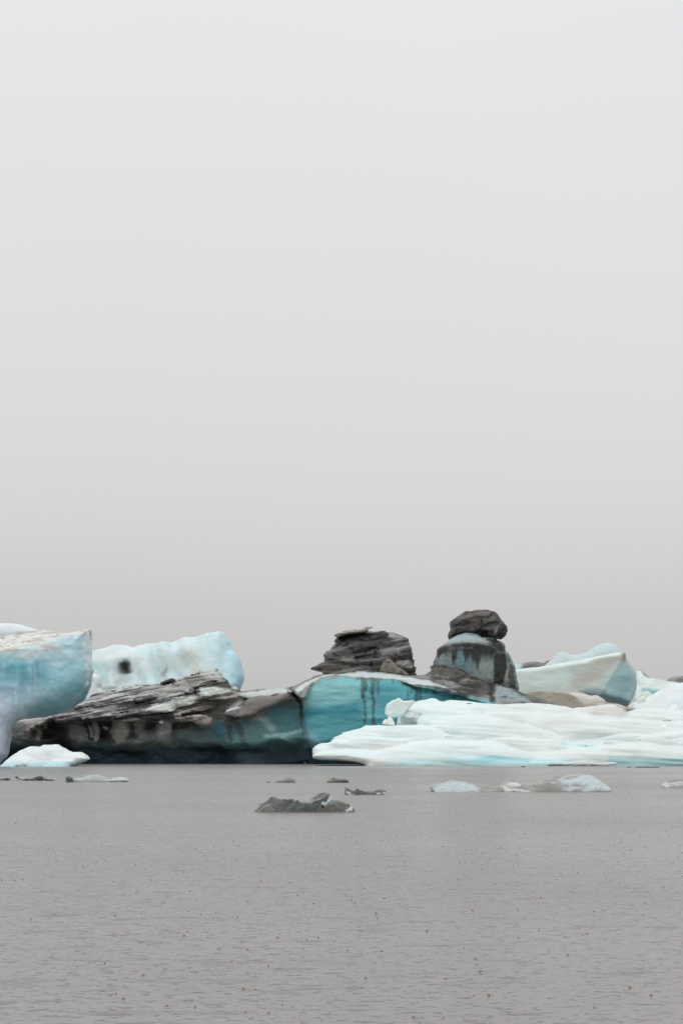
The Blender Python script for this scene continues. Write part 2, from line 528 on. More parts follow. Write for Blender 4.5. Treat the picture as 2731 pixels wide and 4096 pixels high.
# ------------------------------------------------------------------ A: tall blue iceberg with an overhang, at the frame's left
def berg_overhang():
    root = empty('overhanging_iceberg', 'tall blue overhanging iceberg with dirty top and white foot', 'iceberg')
    Y = 213.0
    tl = w2([(-300, 2600), (0, 2600), (130, 2590), (200, 2572), (260, 2545), (357, 2526)], Y)
    def ztop(x):
        return np.interp(x, [q[0] for q in tl], [q[1] for q in tl])
    def ex(x, z):
        top = np.clip(z - ztop(x), 0, None) * 1.9                    # the dirty top leans back
        right = sstep(-36.0, -33.0, x)
        u = (7.2 - z) / 0.7
        under = 0.7 * np.log1p(np.exp(np.clip(u, -20, 20))) * (0.06 + 0.94 * right)   # the face rolls under
        flute = 0.22 * np.sin(x * 3.1 + 1.7 * np.sin(x * 1.3)) * sstep(11.5, 9, z) * sstep(-29, -33, x)
        return top + 2.4 * np.tanh(under / 2.4) * (0.3 + 0.7 * right) + flute
    body = L([(-420, 2545), (-200, 2530), (-60, 2530), (60, 2520), (140, 2516), (200, 2517), (250, 2524), (300, 2522), (338, 2518), (351, 2519), (357, 2528),
              (358, 2560), (357, 2640), (358, 2700), (356, 2730), (346, 2755), (332, 2780), (310, 2806), (272, 2834), (225, 2855), (170, 2868), (120, 2872), (78, 2875), (48, 2886), (34, 2905), (27, 2940),
              (25, 2995), (22, 3010), (8, 3030), (-8, 3046), (-28, 3064), (-38, 3100), (-440, 3100)], Y=Y, slope=0.0, R=2.0, T=14, smooth=1, extra=ex, warp=0.12, wscale=1.5, sil=0.4)
    def disp(P):
        return 0.22 * fbm(P, (3.0, 3, 2.2), 5, 4) + 0.05 * fbm(P, 0.5, 9, 3) + 0.25 * np.clip(fbm(P, (2.5, 3, 1.2), 31, 3), 0, 1) * sstep(12.0, 13.2, P[:, 2])
    V, Q = build_solid([body], 0.125, disp, seed=3)
    p = Paint(V, C(168, 208, 218, .62), 3, 0.5)
    Yc = Y
    H = lambda py: 1.7 + (3000 - py) * (Y + 1) / FPX
    face = sstep(0.3, -0.6, V[:, 2] - ztop(V[:, 0]))
    xl = V[:, 0]
    wob0 = 0.7 * fbm(V, (1.2, 2, 2.0), 308, 4)
    left = sstep(-29.0, -34.5, xl + 1.6 * fbm(V, 2.5, 301, 4))
    p.mix(face * sstep(H(2660), H(2580), p.z + wob0) * .75, C(214, 224, 226, .58))
    # dense blue band low across the face
    wob = 0.8 * fbm(V, (1.6, 2, 2.5), 302, 4)
    band = sstep(H(2600), H(2690), p.z + wob) * sstep(H(2850), H(2730), p.z + wob)
    p.mix(band * (.35 + .6 * left) * .9, C(88, 148, 160, .62))
    # vertical melt streaks
    st = fbm(V, (0.22, 3, 7), 303, 3) + 0.6 * fbm(V, (0.7, 3, 5), 307, 3)
    low = sstep(H(2690), H(2830), p.z + 0.9 * st)
    p.mix(left * low * .8, C(200, 213, 226, .48))
    p.mix(left * sstep(0.0, 1.1, st) * sstep(H(2600), H(2690), p.z) * .5, C(206, 220, 232, .6))
    p.mix(left * sstep(0.0, 1.1, -st) * sstep(H(2620), H(2700), p.z) * sstep(H(2920), H(2800), p.z) * .5, C(96, 150, 166, .62))
    # marbled right part
    mar = fbm(V + 0.7 * fbm(V, 2.0, 305, 3)[:, None], (2.2, 2, 1.5), 306, 5)
    p.mix((1 - left) * face * sstep(-0.1, 0.7, mar) * .7, C(204, 226, 231, .58))
    p.mix((1 - left) * face * sstep(0.0, 0.8, -mar) * .6, C(128, 172, 182, .62))
    p.poly([(240, 2560), (300, 2545), (345, 2535), (345, 2620), (270, 2620)], 'px', Y + 1, 0, C(140, 182, 190, .6), .55, .7, .5, 1.2)
    # shade under the overhang, painted in as a greyer tone
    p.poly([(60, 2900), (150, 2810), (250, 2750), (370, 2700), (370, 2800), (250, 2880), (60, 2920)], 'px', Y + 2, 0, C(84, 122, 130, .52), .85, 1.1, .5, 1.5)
    p.stroke([(356, 2520), (358, 2740)], 'px', Y + 2, 0, C(220, 230, 230, .62), 0.15, 0.75, 0.25, 0.25, 0.6)
    p.stroke([(25, 3010), (0, 3040), (-50, 3062)], 'px', Y + 2, 0, C(120, 160, 170, .5), 0.3, 0.6, 0.5)
    p.mix(sstep(H(2860), H(2930), p.z) * .75, C(206, 215, 228, .34))
    # beige silt on the top
    top = sstep(-0.9, 0.7, V[:, 2] - ztop(V[:, 0]) + 1.3 * fbm(V, (2.4, 3, 0.9), 77, 5) + 0.3)
    p.mix(top * 0.9, C(208, 205, 199, .8))
    p.noise(C(164, 158, 148, .85), (2.5, 2.5, 0.5), 0.0, 0.7, 0.7, where=top)
    p.noise(C(140, 134, 126, .85), (0.35, 0.5, 0.2), 0.05, 0.6, 0.7, where=top)
    gr = 0.5 + 0.5 * top
    p.vary(0.9, 0.06)
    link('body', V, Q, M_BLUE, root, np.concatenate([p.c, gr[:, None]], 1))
    cap = L([(-420, 2545), (-300, 2515), (-100, 2500), (0, 2493), (60, 2494), (100, 2501), (130, 2511), (160, 2528), (60, 2570), (-80, 2580), (-420, 2600)], Y=217.3, slope=0, R=1.2, T=6, warp=0.08)
    V, Q = build_solid([cap], 0.125, lambda P: 0.06 * fbm(P, 1.0, 3, 3), seed=8)
    p = Paint(V, C(228, 236, 240, .95), 4)
    p.vary(0.8, 0.04)
    link('snow_mound', V, Q, M_SNOW, root, p.c)
berg_overhang()

# ------------------------------------------------------------------ B: small white berg at its foot
def berg_small_white():
    Y = 205.0
    ls = [L([(0, 3066), (8, 3060), (30, 3038), (60, 3015), (92, 2997), (130, 2985), (155, 2990), (178, 2978), (205, 2979), (222, 2977), (240, 2987), (262, 3001), (285, 3010), (308, 3010),
             (318, 3009), (338, 3020), (348, 3032), (352, 3038), (330, 3048), (300, 3058), (278, 3068), (270, 3090), (0, 3090)], Y=Y, slope=0.5, R=0.9, T=5, warp=0.06, wscale=0.6),
          L([(30, 3066), (60, 3035), (95, 3025), (130, 3032), (155, 3055), (160, 3090), (30, 3090)], Y=Y - 0.7, slope=0.4, R=0.7, T=3, warp=0.1, wscale=0.6),
          L([(170, 3070), (200, 3050), (235, 3038), (275, 3035), (300, 3050), (275, 3066), (270, 3090), (170, 3090)], Y=Y - 0.5, slope=0.5, R=0.6, T=3, warp=0.1, wscale=0.6)]
    V, Q = build_solid(ls, 0.07, lambda P: 0.06 * fbm(P, 0.9, 3, 4) + 0.05 * (0.5 - worley(P, 0.7, 4)), seed=12)
    p = Paint(V, C(232, 240, 240, .8), 12, 0.15, 1.0)
    p.noise(C(190, 205, 210, .8), (0.8, 1, 0.4), 0.1, 0.8, 0.6)
    p.zband(0.15, 0.7, C(165, 200, 208, .75), 0.9)
    p.stroke([(75, 3063), (110, 3061)], 'px', Y, 0, C(90, 98, 84, .75), 0.06, 0.8, 0.15, 0.1, 0.3)
    p.stroke([(186, 3018), (190, 3022)], 'px', Y, 0, C(190, 192, 188, .75), 0.12, 0.5, 0.25)
    o = link('small_iceberg', V, Q, M_SNOW, None, p.c)
    tag(o, 'small low white iceberg floating at the foot of the blue overhang', 'iceberg')
berg_small_white()

# ------------------------------------------------------------------ C: white berg far behind, with a dark hole
def berg_far_white():
    Y = 300.0
    def ex(x, z):
        hx, hz = w2([(487, 2668)], Y)[0]
        hole = 1.6 * np.exp(-(((x - hx) / 0.8) ** 2 + ((z - hz) / 0.95) ** 2))
        groove = 0.5 * np.sin((x + 0.45 * z) * 1.35 + 0.8 * np.sin(x * 0.7)) * sstep(-31, -28, x) * sstep(-19.5, -22, x)
        return hole + groove + np.clip(x + 19.0, 0, None) * 0.5
    ls = [L([(200, 2640), (300, 2622), (360, 2600), (400, 2597), (432, 2594), (450, 2587), (485, 2583), (520, 2589), (538, 2588), (570, 2580), (640, 2575), (700, 2568), (720, 2555), (745, 2551), (790, 2545),
             (815, 2533), (845, 2524), (878, 2523), (895, 2535), (912, 2562), (922, 2590), (938, 2612), (955, 2640), (962, 2670), (963, 2705), (955, 2740), (942, 2765), (930, 2800), (920, 3070), (200, 3070)],
            Y=Y, slope=0.35, R=2.6, T=22, extra=ex, warp=0.25)]
    ls.append(L([(880, 2780), (885, 2700), (895, 2640), (915, 2600), (935, 2612), (955, 2642), (962, 2680), (958, 2735), (940, 2768), (930, 2800), (880, 2900)], Y=Y + 0.6, slope=0.3, R=2.2, T=12, warp=0.2))
    V, Q = build_solid(ls, 0.19, lambda P: 0.3 * fbm(P, (3, 3, 3.5), 23, 4), seed=21)
    p = Paint(V, C(204, 222, 225, .8), 22, 0.6)
    p.noise(C(176, 196, 196, .8), (1.6, 4, 7), -0.05, 0.7, 0.8, P=V + np.stack([V[:, 2] * .4, 0 * V[:, 2], 0 * V[:, 2]], 1))
    p.noise(C(228, 234, 232, .8), (1.3, 4, 4), 0.1, 0.8, 0.7)
    p.poly([(880, 2800), (885, 2600), (900, 2530), (930, 2590), (970, 2650), (970, 2760), (930, 2800)], 'px', Y, 0, C(184, 221, 231, .75), 0.85, 1.2)
    p.poly([(830, 2530), (885, 2520), (900, 2600), (870, 2640), (820, 2600)], 'px', Y, 0, C(200, 230, 236, .8), 0.6, 1.2)
    p.stroke([(940, 2770), (960, 2720)], 'px', Y, 0, C(130, 165, 178, .7), 0.6, 0.8, 0.8)
    p.stroke([(360, 2630), (440, 2610), (500, 2600)], 'px', Y, 0, C(235, 240, 240, .8), 0.4, 0.7, 0.8)
    p.stroke([(372, 2600), (430, 2600)], 'px', Y, 0, C(205, 208, 205, .85), 0.3, 0.5, 0.6)
    p.stroke([(470, 2672), (480, 2690), (478, 2708)], 'px', Y, 0, C(120, 122, 120, .75), 0.7, 0.5, 1.1, 0.4, 1.0)
    p.stroke([(487, 2652), (490, 2668), (492, 2680)], 'px', Y, 0, C(58, 58, 55, .7), 0.55, 0.95, 0.7, 0.4, 1.0)  # darkness of the hole painted over its carved dent
    p.stroke([(640, 2600), (650, 2640), (690, 2670)], 'px', Y, 0, C(170, 185, 180, .75), 0.5, 0.6, 1.0, 0.3)
    p.stroke([(760, 2600), (770, 2650), (785, 2690)], 'px', Y, 0, C(200, 200, 185, .75), 0.4, 0.7, 0.9, 0.3)
    p.stroke([(715, 2625), (730, 2650)], 'px', Y, 0, C(195, 205, 195, .75), 0.4, 0.6, 0.9, 0.3)
    p.stroke([(400, 2752), (450, 2750)], 'px', Y, 0, C(120, 125, 122, .75), 0.2, 0.8, 0.5, 0.2)
    p.stroke([(640, 2690), (655, 2672)], 'px', Y, 0, C(110, 118, 114, .75), 0.15, 0.7, 0.5, 0.2)
    p.stroke([(370, 2640), (385, 2690)], 'px', Y, 0, C(160, 205, 205, .75), 0.3, 0.4, 1.0)
    p.noise(C(175, 178, 172, .8), (2.0, 2, 1.0), 0.3, 0.9, 0.6, where=sstep(13.5, 10.5, V[:, 2]))
    o = link('far_white_iceberg', V, Q, M_SNOW, None, p.c)
    tag(o, 'large pale white iceberg with a dark hole behind the dirty shelf', 'iceberg')
    Y = 272.0
    ls = [L([(314, 2760), (349, 2705), (369, 2696), (384, 2698), (398, 2708), (405, 2725), (406, 2742), (398, 2748), (408, 2760), (414, 2780), (418, 2800), (419, 2960), (314, 2960), (314, 3070), (294, 3070)], Y=Y, slope=0.1, R=0.7, T=4, warp=0.1, backR=0.7)]
    ls.append(L([(294, 2850), (344, 2750), (394, 2748), (411, 2768), (419, 2800), (434, 3075), (284, 3075)], Y=Y - 0.5, slope=0.3, R=1.0, T=6, warp=0.1))
    V, Q = build_solid(ls, 0.15, lambda P: 0.08 * fbm(P, 1.5, 3, 3), seed=25)
    p = Paint(V, C(240, 246, 246, .62), 25)
    p.poly([(392, 2700), (414, 2700), (414, 2750), (394, 2745)], 'px', Y, 0, C(190, 226, 236, .75), 0.7, 0.5)
    o = link('ice_pillar', V, Q, M_SNOW, None, p.c)
    tag(o, 'narrow bright white ice pillar peeping out beside the blue overhang', 'ice block')
berg_far_white()

# ------------------------------------------------------------------ D: long dark ash-banded berg with two pinnacles
def berg_dark():
    root = empty('dark_iceberg', 'long dark ash banded iceberg with blue cliff and two dark pinnacles', 'iceberg')
    Yd = 240.0
    # ---- body
    def under(x, z):                                                 # melt notch along the waterline
        return (1.9 + 0.6 * np.sin(x * 0.7)) * sstep(2.9, 1.3, z + 0.3 * np.sin(x * 0.43 + 1) + 0.15 * np.sin(x * 1.7))
    def ex_wall(x, z):
        rec = 1.9 * sstep(-12.5, -15.5, x)                            # left of the blue face the wall stands back
        return under(x, z) + rec + 0.5 * np.sin(x * 0.9 + 0.6 * z) * sstep(-14, -17, x)
    ls = []
    ls.append(L([(-260, 2900), (60, 2890), (200, 2868), (420, 2840), (600, 2815), (850, 2780), (960, 2775), (1120, 2757), (1170, 2752), (1215, 2742), (1262, 2722), (1262, 2900), (1260, 3100), (-260, 3100)], Y=Yd - .4, slope=0.3, R=0.6, T=20, backR=1.5, extra=ex_wall))
    # blue cliff
    ls.append(L([(128, 1000), (118, 900), (135, 830), (180, 760), (250, 712), (340, 684), (420, 676), (560, 692), (660, 706), (780, 706), (900, 702), (980, 712), (1060, 740), (1130, 775), (1165, 790), (1200, 775), (1290, 776),
                 (1400, 806), (1568, 850), (1800, 915), (2100, 1010), (2350, 1090), (2350, 1560), (185, 1560), (185, 1320), (165, 1190), (140, 1080)], 'c3', Y=Yd - 0.8, slope=0.1, R=1.3, T=18, backR=1.5, extra=under, warp=0.15))
    # flat snowy top sheet behind the cliff's rim
    ls.append(L([(-20, 815), (60, 772), (140, 740), (220, 708), (300, 680), (340, 664), (480, 655), (640, 640), (760, 638), (850, 652), (1000, 672), (1080, 676), (1230, 668), (1300, 668), (1568, 760), (1900, 900), (2200, 1000), (2350, 1080),
                 (2350, 1130), (2000, 1010), (1568, 870), (1290, 800), (1190, 800), (1080, 760), (960, 725), (700, 725), (420, 700), (300, 715), (180, 800), (140, 880), (60, 860)], 'c3', Y=Yd - 17.5, slope=1.8, R=0.7, T=14, warp=0.15))
    # low slab left of the tower
    ls.append(L([(218, 705), (228, 682), (262, 676), (330, 672), (335, 690), (270, 705)], 'c3', Y=Yd + 2.2, R=0.4, T=3, warp=0.05))
    # brown rim block over the teal face
    ls.append(L([(765, 440), (790, 405), (880, 350), (960, 315), (1010, 285), (1110, 268), (1240, 268), (1330, 245), (1390, 262), (1440, 300), (1450, 330), (1400, 315), (1300, 322), (1180, 372), (1090, 432), (1040, 462), (960, 480), (880, 482), (800, 468)], 'd2', Y=Yd - 2.0, slope=0.25, R=0.6, T=9, warp=0.15))
    # snowy strip above it
    ls.append(L([(900, 250), (960, 232), (1060, 222), (1200, 212), (1300, 205), (1350, 212), (1390, 255), (1330, 262), (1200, 285), (1000, 300), (930, 300)], 'd2', Y=Yd - 13.5, slope=1.8, R=0.4, T=11, warp=0.15))
    # sloping shelf, overhanging the recessed wall
    ls.append(L([(110, 2925), (150, 2900), (200, 2880), (253, 2890), (318, 2886), (420, 2876), (510, 2882), (600, 2880), (651, 2876), (720, 2862), (800, 2845), (850, 2830), (907, 2812), (961, 2792), (965, 2768), (930, 2752), (880, 2748), (800, 2746),
                 (700, 2752), (600, 2745), (560, 2742), (500, 2752), (450, 2764), (402, 2770), (360, 2790), (320, 2805), (240, 2845), (180, 2868)], Y=Yd - 9.6, slope=1.75, R=0.5, T=14, backR=0.5, warp=0.2, wscale=1.2))
    # individual slabs
    ls.append(L([(-360, 470), (-200, 440), (-60, 425), (60, 398), (200, 350), (400, 296), (540, 270), (640, 290), (560, 322), (480, 352), (360, 378), (330, 425), (200, 436), (60, 445), (-150, 470)], 'd2', Y=Yd - 11.6, slope=1.9, R=0.25, T=8, warp=0.12, wscale=1.0))
    ls.append(L([(535, 245), (560, 207), (620, 198), (690, 194), (800, 213), (870, 232), (918, 262), (916, 292), (850, 306), (740, 306), (650, 302), (580, 280)], 'd2', Y=Yd - 12.0, slope=1.6, R=0.35, T=9, warp=0.1, wscale=1.0))
    ls.append(L([(470, 205), (600, 165), (700, 147), (790, 154), (832, 180), (838, 212), (800, 218), (690, 200), (560, 205)], 'd2', Y=Yd - 10.8, slope=1.7, R=0.4, T=8, warp=0.06))
    ls.append(L([(-120, 260), (0, 215), (100, 185), (200, 178), (300, 165), (330, 158), (420, 105), (520, 88), (600, 62), (690, 34), (725, 55), (752, 95), (778, 150), (770, 190), (560, 240), (300, 300), (0, 320)], 'd2', Y=Yd - 8.0, slope=1.75, R=0.7, T=10, warp=0.12))
    ls.append(L([(210, 150), (260, 135), (300, 118), (330, 145), (320, 165), (220, 165)], 'd2', Y=Yd + 8, slope=0.1, R=0.3, T=3, warp=0.05))
    ls.append(L([(330, 440), (460, 448), (600, 454), (660, 468), (673, 500), (650, 540), (600, 552), (530, 525), (430, 502), (330, 500)], 'd2', Y=Yd - 3.0, slope=0.3, R=0.6, T=7, warp=0.15, wscale=1.0))
    # upper thin slabs at the shelf's left
    ls.append(L([(620, 350), (720, 300), (900, 260), (1100, 225), (1300, 225), (1480, 232), (1500, 245), (1350, 270), (1150, 290), (900, 325), (700, 360)], 'd1', Y=Yd - 11.4, slope=1.8, R=0.2, T=8, warp=0.1, wscale=1.0))
    ls.append(L([(400, 460), (560, 400), (760, 370), (900, 350), (1100, 305), (1350, 275), (1450, 285), (1300, 330), (1100, 380), (1000, 425), (900, 455), (800, 465), (600, 490)], 'd1', Y=Yd - 10.9, slope=1.8, R=0.2, T=8, warp=0.12, wscale=1.0))
    # ridge of brown ice in front of the right pinnacle
    ls.append(L([(120, 790), (150, 760), (185, 742), (190, 715), (165, 692), (215, 690), (245, 664), (290, 678), (345, 676), (370, 692), (405, 704), (425, 684), (470, 690), (515, 700), (540, 740), (575, 778), (640, 790), (700, 818), (770, 850), (790, 872), (860, 885),
                 (930, 905), (1050, 932), (1130, 972), (1250, 1000), (1350, 1035), (1480, 1082), (1560, 1110), (1560, 1250), (900, 1250), (600, 1100), (300, 930), (120, 830)], 't2', Y=Yd - 9.5, slope=1.2, R=0.5, T=8, warp=0.12, wscale=0.8, smooth=1))
    def disp(P):
        x, y, z = P[:, 0], P[:, 1], P[:, 2]
        q = np.stack([x * 0.10, y * 0.12, (z - 0.24 * x + 0.10 * y) * 1.7], 1)
        shelf = sstep(5.0, 5.9, z + 0.0 * x) * sstep(-12.0, -13.5, x)
        t = (z - 0.24 * x + 0.10 * y) / 0.8 + 0.9 * vnoise(np.stack([x * 0.16, y * 0.2, z * 0.5], 1), 41)
        strata = 0.2 - 0.55 * (t - np.floor(t)) + np.abs(vnoise(q * 2.1, 42)) * 0.2
        rag = 0.16 * fbm(P, (1.4, 1.4, 0.7), 43, 4)
        cliff = sstep(-4.8, -4.2, x) * sstep(8.5, 7.6, z - 0 * x)
        left = sstep(-12.0, -13.5, x)
        crk = w2([(1163, 2755), (1180, 2785), (1203, 2810), (1207, 2870), (1218, 2940), (1236, 3000)], Yd)
        crack = 0.28 * sstep(0.3, 0.0, line_d(x, z, crk))
        rip = 0.12 * fbm(P, (4, 4, 0.8), 46, 3)
        lump = 0.55 * fbm(P, (3.2, 3, 2.2), 47, 3) * left * (1 - shelf)
        ridge = sstep(10.3, 11.5, x) * sstep(7.2, 8.2, z)
        rag = rag + ridge * (0.3 * fbm(P, 0.9, 48, 4) - 0.1)
        return shelf * strata * 0.9 + rag * (0.35 + 0.65 * left) + rip + crack + lump
    V, Q = build_solid(ls, 0.14, disp, seed=40)
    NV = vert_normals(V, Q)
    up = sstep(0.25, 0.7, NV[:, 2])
    p = Paint(V, C(122, 118, 112, .62), 41, 0.16, 1.2)
    # recess wall: brown-grey with dark ash and paler veins
    p.noise(C(60, 55, 52, .52), (2.2, 3, 2.6), 0.0, 0.5, 0.9)
    p.noise(C(150, 146, 136, .56), (1.4, 3, 2.2), 0.2, 0.6, 0.6)
    p.poly([(300, 2990), (320, 2890), (440, 2880), (470, 3000)], 'px', Yd + 3, 0, C(120, 122, 120, .52), .6, .6, .52)
    dark = C(40, 36, 36, .52)
    p.poly([(100, 2940), (150, 2890), (270, 2900), (285, 2960), (290, 3010), (200, 3000)], 'px', Yd + 3, 0, dark, 0.95, 0.5, 0.5)
    p.stroke([(150, 2905), (160, 2930), (157, 2955)], 'px', Yd + 3, 0, C(135, 122, 110, .52), 0.25, 0.9, 0.3, 0.15)
    p.stroke([(178, 2898), (180, 2905)], 'px', Yd + 3, 0, C(145, 140, 135, .52), 0.2, 0.9, 0.25)
    for pts, w in (([(345, 2888), (362, 2920), (372, 2950), (410, 2975)], .3), ([(385, 2890), (400, 2925), (395, 2955), (430, 2985)], .45), ([(420, 2890), (428, 2930), (440, 2970), (470, 2998)], .6), ([(440, 2880), (447, 2920), (445, 2950)], .35)):
        p.stroke(pts, 'px', Yd + 3, 0, dark, w, 0.95, 0.3, 0.25, 0.8)
    for pts, w in (([(352, 2890), (368, 2925), (372, 2945)], .1), ([(372, 2890), (390, 2925), (388, 2960)], .22), ([(412, 2910), (425, 2915)], .1)):
        p.stroke(pts, 'px', Yd + 3, 0, C(175, 168, 155, .52), w, 0.9, 0.2, 0.1)
    p.stroke([(485, 2885), (490, 2920), (480, 2945)], 'px', Yd + 3, 0, C(180, 174, 158, .46), 0.8, 0.85, 0.8, 0.4)
    p.stroke([(560, 2900), (565, 2930)], 'px', Yd + 3, 0, C(160, 155, 145, .52), 0.5, 0.6, 0.6, 0.3)
    p.stroke([(660, 2895), (655, 2930)], 'px', Yd + 3, 0, C(174, 172, 166, .48), 0.7, 0.85, 0.8, 0.4)
    p.stroke([(688, 2880), (700, 2910), (704, 2945)], 'px', Yd + 3, 0, dark, 0.3, 0.9, 0.35, 0.25, 0.8)
    p.stroke([(525, 2885), (535, 2930), (520, 2960)], 'px', Yd + 3, 0, dark, 0.35, 0.7, 0.5, 0.3, 0.8)
    p.poly([(-260, 2880), (60, 2880), (110, 2900), (100, 2940), (170, 3005), (-260, 3010)], 'px', Yd + 3, 0, C(62, 70, 74, .6), .85, .4, .4)
    # lower wall: dim teal grey
    p.poly([(300, 3000), (480, 2975), (700, 2930), (900, 2900), (960, 2930), (960, 3010), (300, 3010)], 'px', Yd + 3, 0, C(84, 95, 95, .52), .7, .8, .8)
    p.poly([(715, 3000), (712, 2925), (850, 2900), (960, 2900), (960, 3000)], 'px', Yd + 2, 0, C(80, 102, 104, .52), .8, .7, .4)
    # teal face left of the crack
    teal = C(72, 104, 110, .66)
    p.poly([(912, 3000), (905, 2905), (960, 2850), (1005, 2870), (1040, 2850), (1090, 2815), (1190, 2798), (1206, 2820), (1222, 2950), (1238, 3005)], 'px', Yd, 0, teal, .95, .5, .4)
    p.poly([(870, 2860), (905, 2880), (905, 2960), (850, 2960), (840, 2900)], 'px', Yd + 1, 0, C(72, 108, 122, .55), .9, .6, .3)
    p.poly([(1050, 2890), (1120, 2840), (1200, 2830), (1212, 2900), (1150, 2930)], 'px', Yd, 0, C(58, 104, 114, .66), .8, .8, .4)
    p.stroke([(1000, 2860), (1060, 2880), (1090, 2912)], 'px', Yd, 0, C(150, 160, 155, .62), 0.18, .6, .5, .2)
    p.stroke([(1060, 2945), (1150, 2935), (1215, 2920)], 'px', Yd, 0, C(140, 172, 176, .62), 0.1, .7, .35, .1)
    p.stroke([(1130, 2950), (1180, 2970)], 'px', Yd, 0, C(130, 160, 164, .62), 0.1, .6, .35, .1)
    for pts, w in (([(915, 2890), (912, 2930), (925, 2960)], .18), ([(935, 2890), (958, 2905), (968, 2935)], .28), ([(930, 2880), (910, 2900)], .3), ([(975, 2965), (990, 2990)], .3)):
        p.stroke(pts, 'px', Yd + 1, 0, C(48, 62, 62, .55), w, .85, .3, .25, .7)
    # blue cliff
    cz = poly_sd(p.x, p.z, w2([(118, 900), (135, 830), (180, 760), (250, 705), (340, 676), (420, 670), (560, 688), (660, 702), (780, 702), (900, 698), (980, 708), (1060, 735), (1130, 770), (1200, 770), (1290, 772), (1400, 800), (1568, 845), (2350, 1090),
              (2350, 1400), (190, 1400), (165, 1190), (140, 1080)], Yd - .5, .1, 'c3'))
    cl = sstep(0.25, -0.25, cz)
    p.mix(cl, C(82, 146, 156, .68))
    gr = np.clip(1 - cl * .85, 0, 1)
    p.poly([(130, 930), (150, 830), (260, 730), (420, 690), (560, 700), (660, 720), (660, 860), (400, 920), (200, 930)], 'c3', Yd - .6, 0, C(138, 186, 192, .68), 0.75, 1.2, 0.4)
    pq = V @ np.array([[1, 0, -0.12], [0, 1, 0], [0, 0, 1]]).T
    p.noise(C(54, 120, 136, .66), (7, 6, 0.9), -0.1, 0.6, 0.7, where=cl * sstep(6.9, 5.2, p.z), P=pq)
    p.noise(C(140, 186, 192, .66), (8, 6, 0.6), 0.15, 0.8, 0.35, where=cl, P=pq)
    p.poly([(130, 960), (660, 900), (660, 1050), (150, 1040)], 'c3', Yd - .6, 0, C(36, 106, 124, .66), 0.7, 0.7, 0.4)
    p.poly([(160, 1320), (150, 1120), (210, 1130), (280, 1230), (330, 1320)], 'c3', Yd - .6, 0, C(120, 168, 180, .62), 0.7, 0.7, 0.4)
    p.poly([(780, 1120), (780, 740), (1080, 780), (1568, 870), (1568, 1120)], 'c3', Yd - .6, 0, C(74, 138, 152, .62), 0.6, 0.6, 0.3)
    # soot drips from the rim
    soot = C(46, 52, 54, .62)
    for x0, y0, y1, w in ((680, 705, 860, .42), (690, 860, 1110, .16), (765, 700, 830, .32), (768, 830, 1115, .22), (815, 710, 830, .1), (1155, 770, 890, .22), (1188, 770, 890, .18), (1075, 740, 890, .06), (1240, 780, 820, .08), (1315, 790, 830, .12), (1490, 830, 870, .3), (1440, 815, 850, .1), (705, 706, 800, .12), (790, 706, 780, .1), (1110, 760, 840, .06), (940, 700, 740, .05), (1030, 725, 770, .07)):
        p.stroke([(x0, y0), (x0 + 3, (y0 + y1) / 2), (x0, y1)], 'c3', Yd - .6, 0, soot, w * .55, .72, .22, .16, .4)
    p.stroke([(630, 700), (780, 706), (900, 700), (970, 710), (1060, 738), (1130, 772), (1160, 788), (1200, 772), (1290, 774), (1400, 803), (1568, 848)], 'c3', Yd - .6, 0, C(88, 84, 80, .62), 0.1, .8, .2, .12, .6)
    p.stroke([(120, 900), (135, 830), (180, 760), (250, 706), (340, 678), (420, 672)], 'c3', Yd - .6, 0, C(122, 112, 104, .62), 0.28, .75, .6, .2)
    # crack
    p.stroke([(1163, 2755), (1180, 2785), (1203, 2810), (1207, 2870)], 'px', Yd, 0, C(56, 52, 50, .6), 0.08, .85, .2, .1)
    p.stroke([(1207, 2870), (1218, 2940), (1236, 3000)], 'px', Yd, 0, C(92, 98, 94, .6), 0.03, .65, .2, .1)
    # brown rim block
    rimp = [(765, 440), (790, 405), (880, 350), (960, 315), (1010, 285), (1110, 268), (1240, 268), (1330, 245), (1440, 300), (1430, 318), (1300, 322), (1180, 372), (1090, 432), (1040, 462), (960, 480), (880, 482), (800, 468)]
    p.poly(rimp, 'd2', Yd - 1.5, .2, C(128, 119, 110, .6), 1.0, .3, .2)
    p.stroke([(800, 460), (900, 465), (1030, 450)], 'd2', Yd - 1.5, .2, C(100, 92, 80, .6), .2, .8, .4, .2)
    p.poly([(770, 470), (700, 400), (820, 330), (960, 310), (940, 350), (800, 410)], 'd2', Yd - 1, 0, C(52, 46, 44, .55), .9, .4, .3)
    # shelf
    sh = sstep(5.0, 5.6, V[:, 2] + 0.25 * fbm(V, 1.5, 88, 3)) * sstep(-11.6, -12.6, V[:, 0])
    p.mix(sh * 0.95, C(176, 175, 172, .8))
    q = np.stack([V[:, 0] * 0.1, V[:, 1] * 0.12, (V[:, 2] - 0.24 * V[:, 0] + 0.10 * V[:, 1]) * 1.5], 1)
    p.mix(sh * sstep(0.0, 0.45, vnoise(q, 61)) * .85, C(112, 104, 98, .8))
    p.mix(sh * sstep(0.15, 0.5, vnoise(q * 1.9, 62)) * .8, C(60, 56, 54, .8))
    t = (V[:, 2] - 0.24 * V[:, 0] + 0.10 * V[:, 1]) / 0.8 + 0.9 * vnoise(np.stack([V[:, 0] * 0.16, V[:, 1] * 0.2, V[:, 2] * 0.5], 1), 41)
    t = t - np.floor(t)
    p.mix(sh * (sstep(0.22, 0.04, t) + sstep(0.9, 1.0, t)) * sstep(-0.5, 0.3, vnoise(V * np.array([0.3, 0.3, 0.8]), 64)) * .85, C(46, 42, 40, .8))
    p.mix(sh * sstep(-0.1, 0.3, vnoise(q * 1.6, 63)) * .75, C(205, 212, 212, .85))
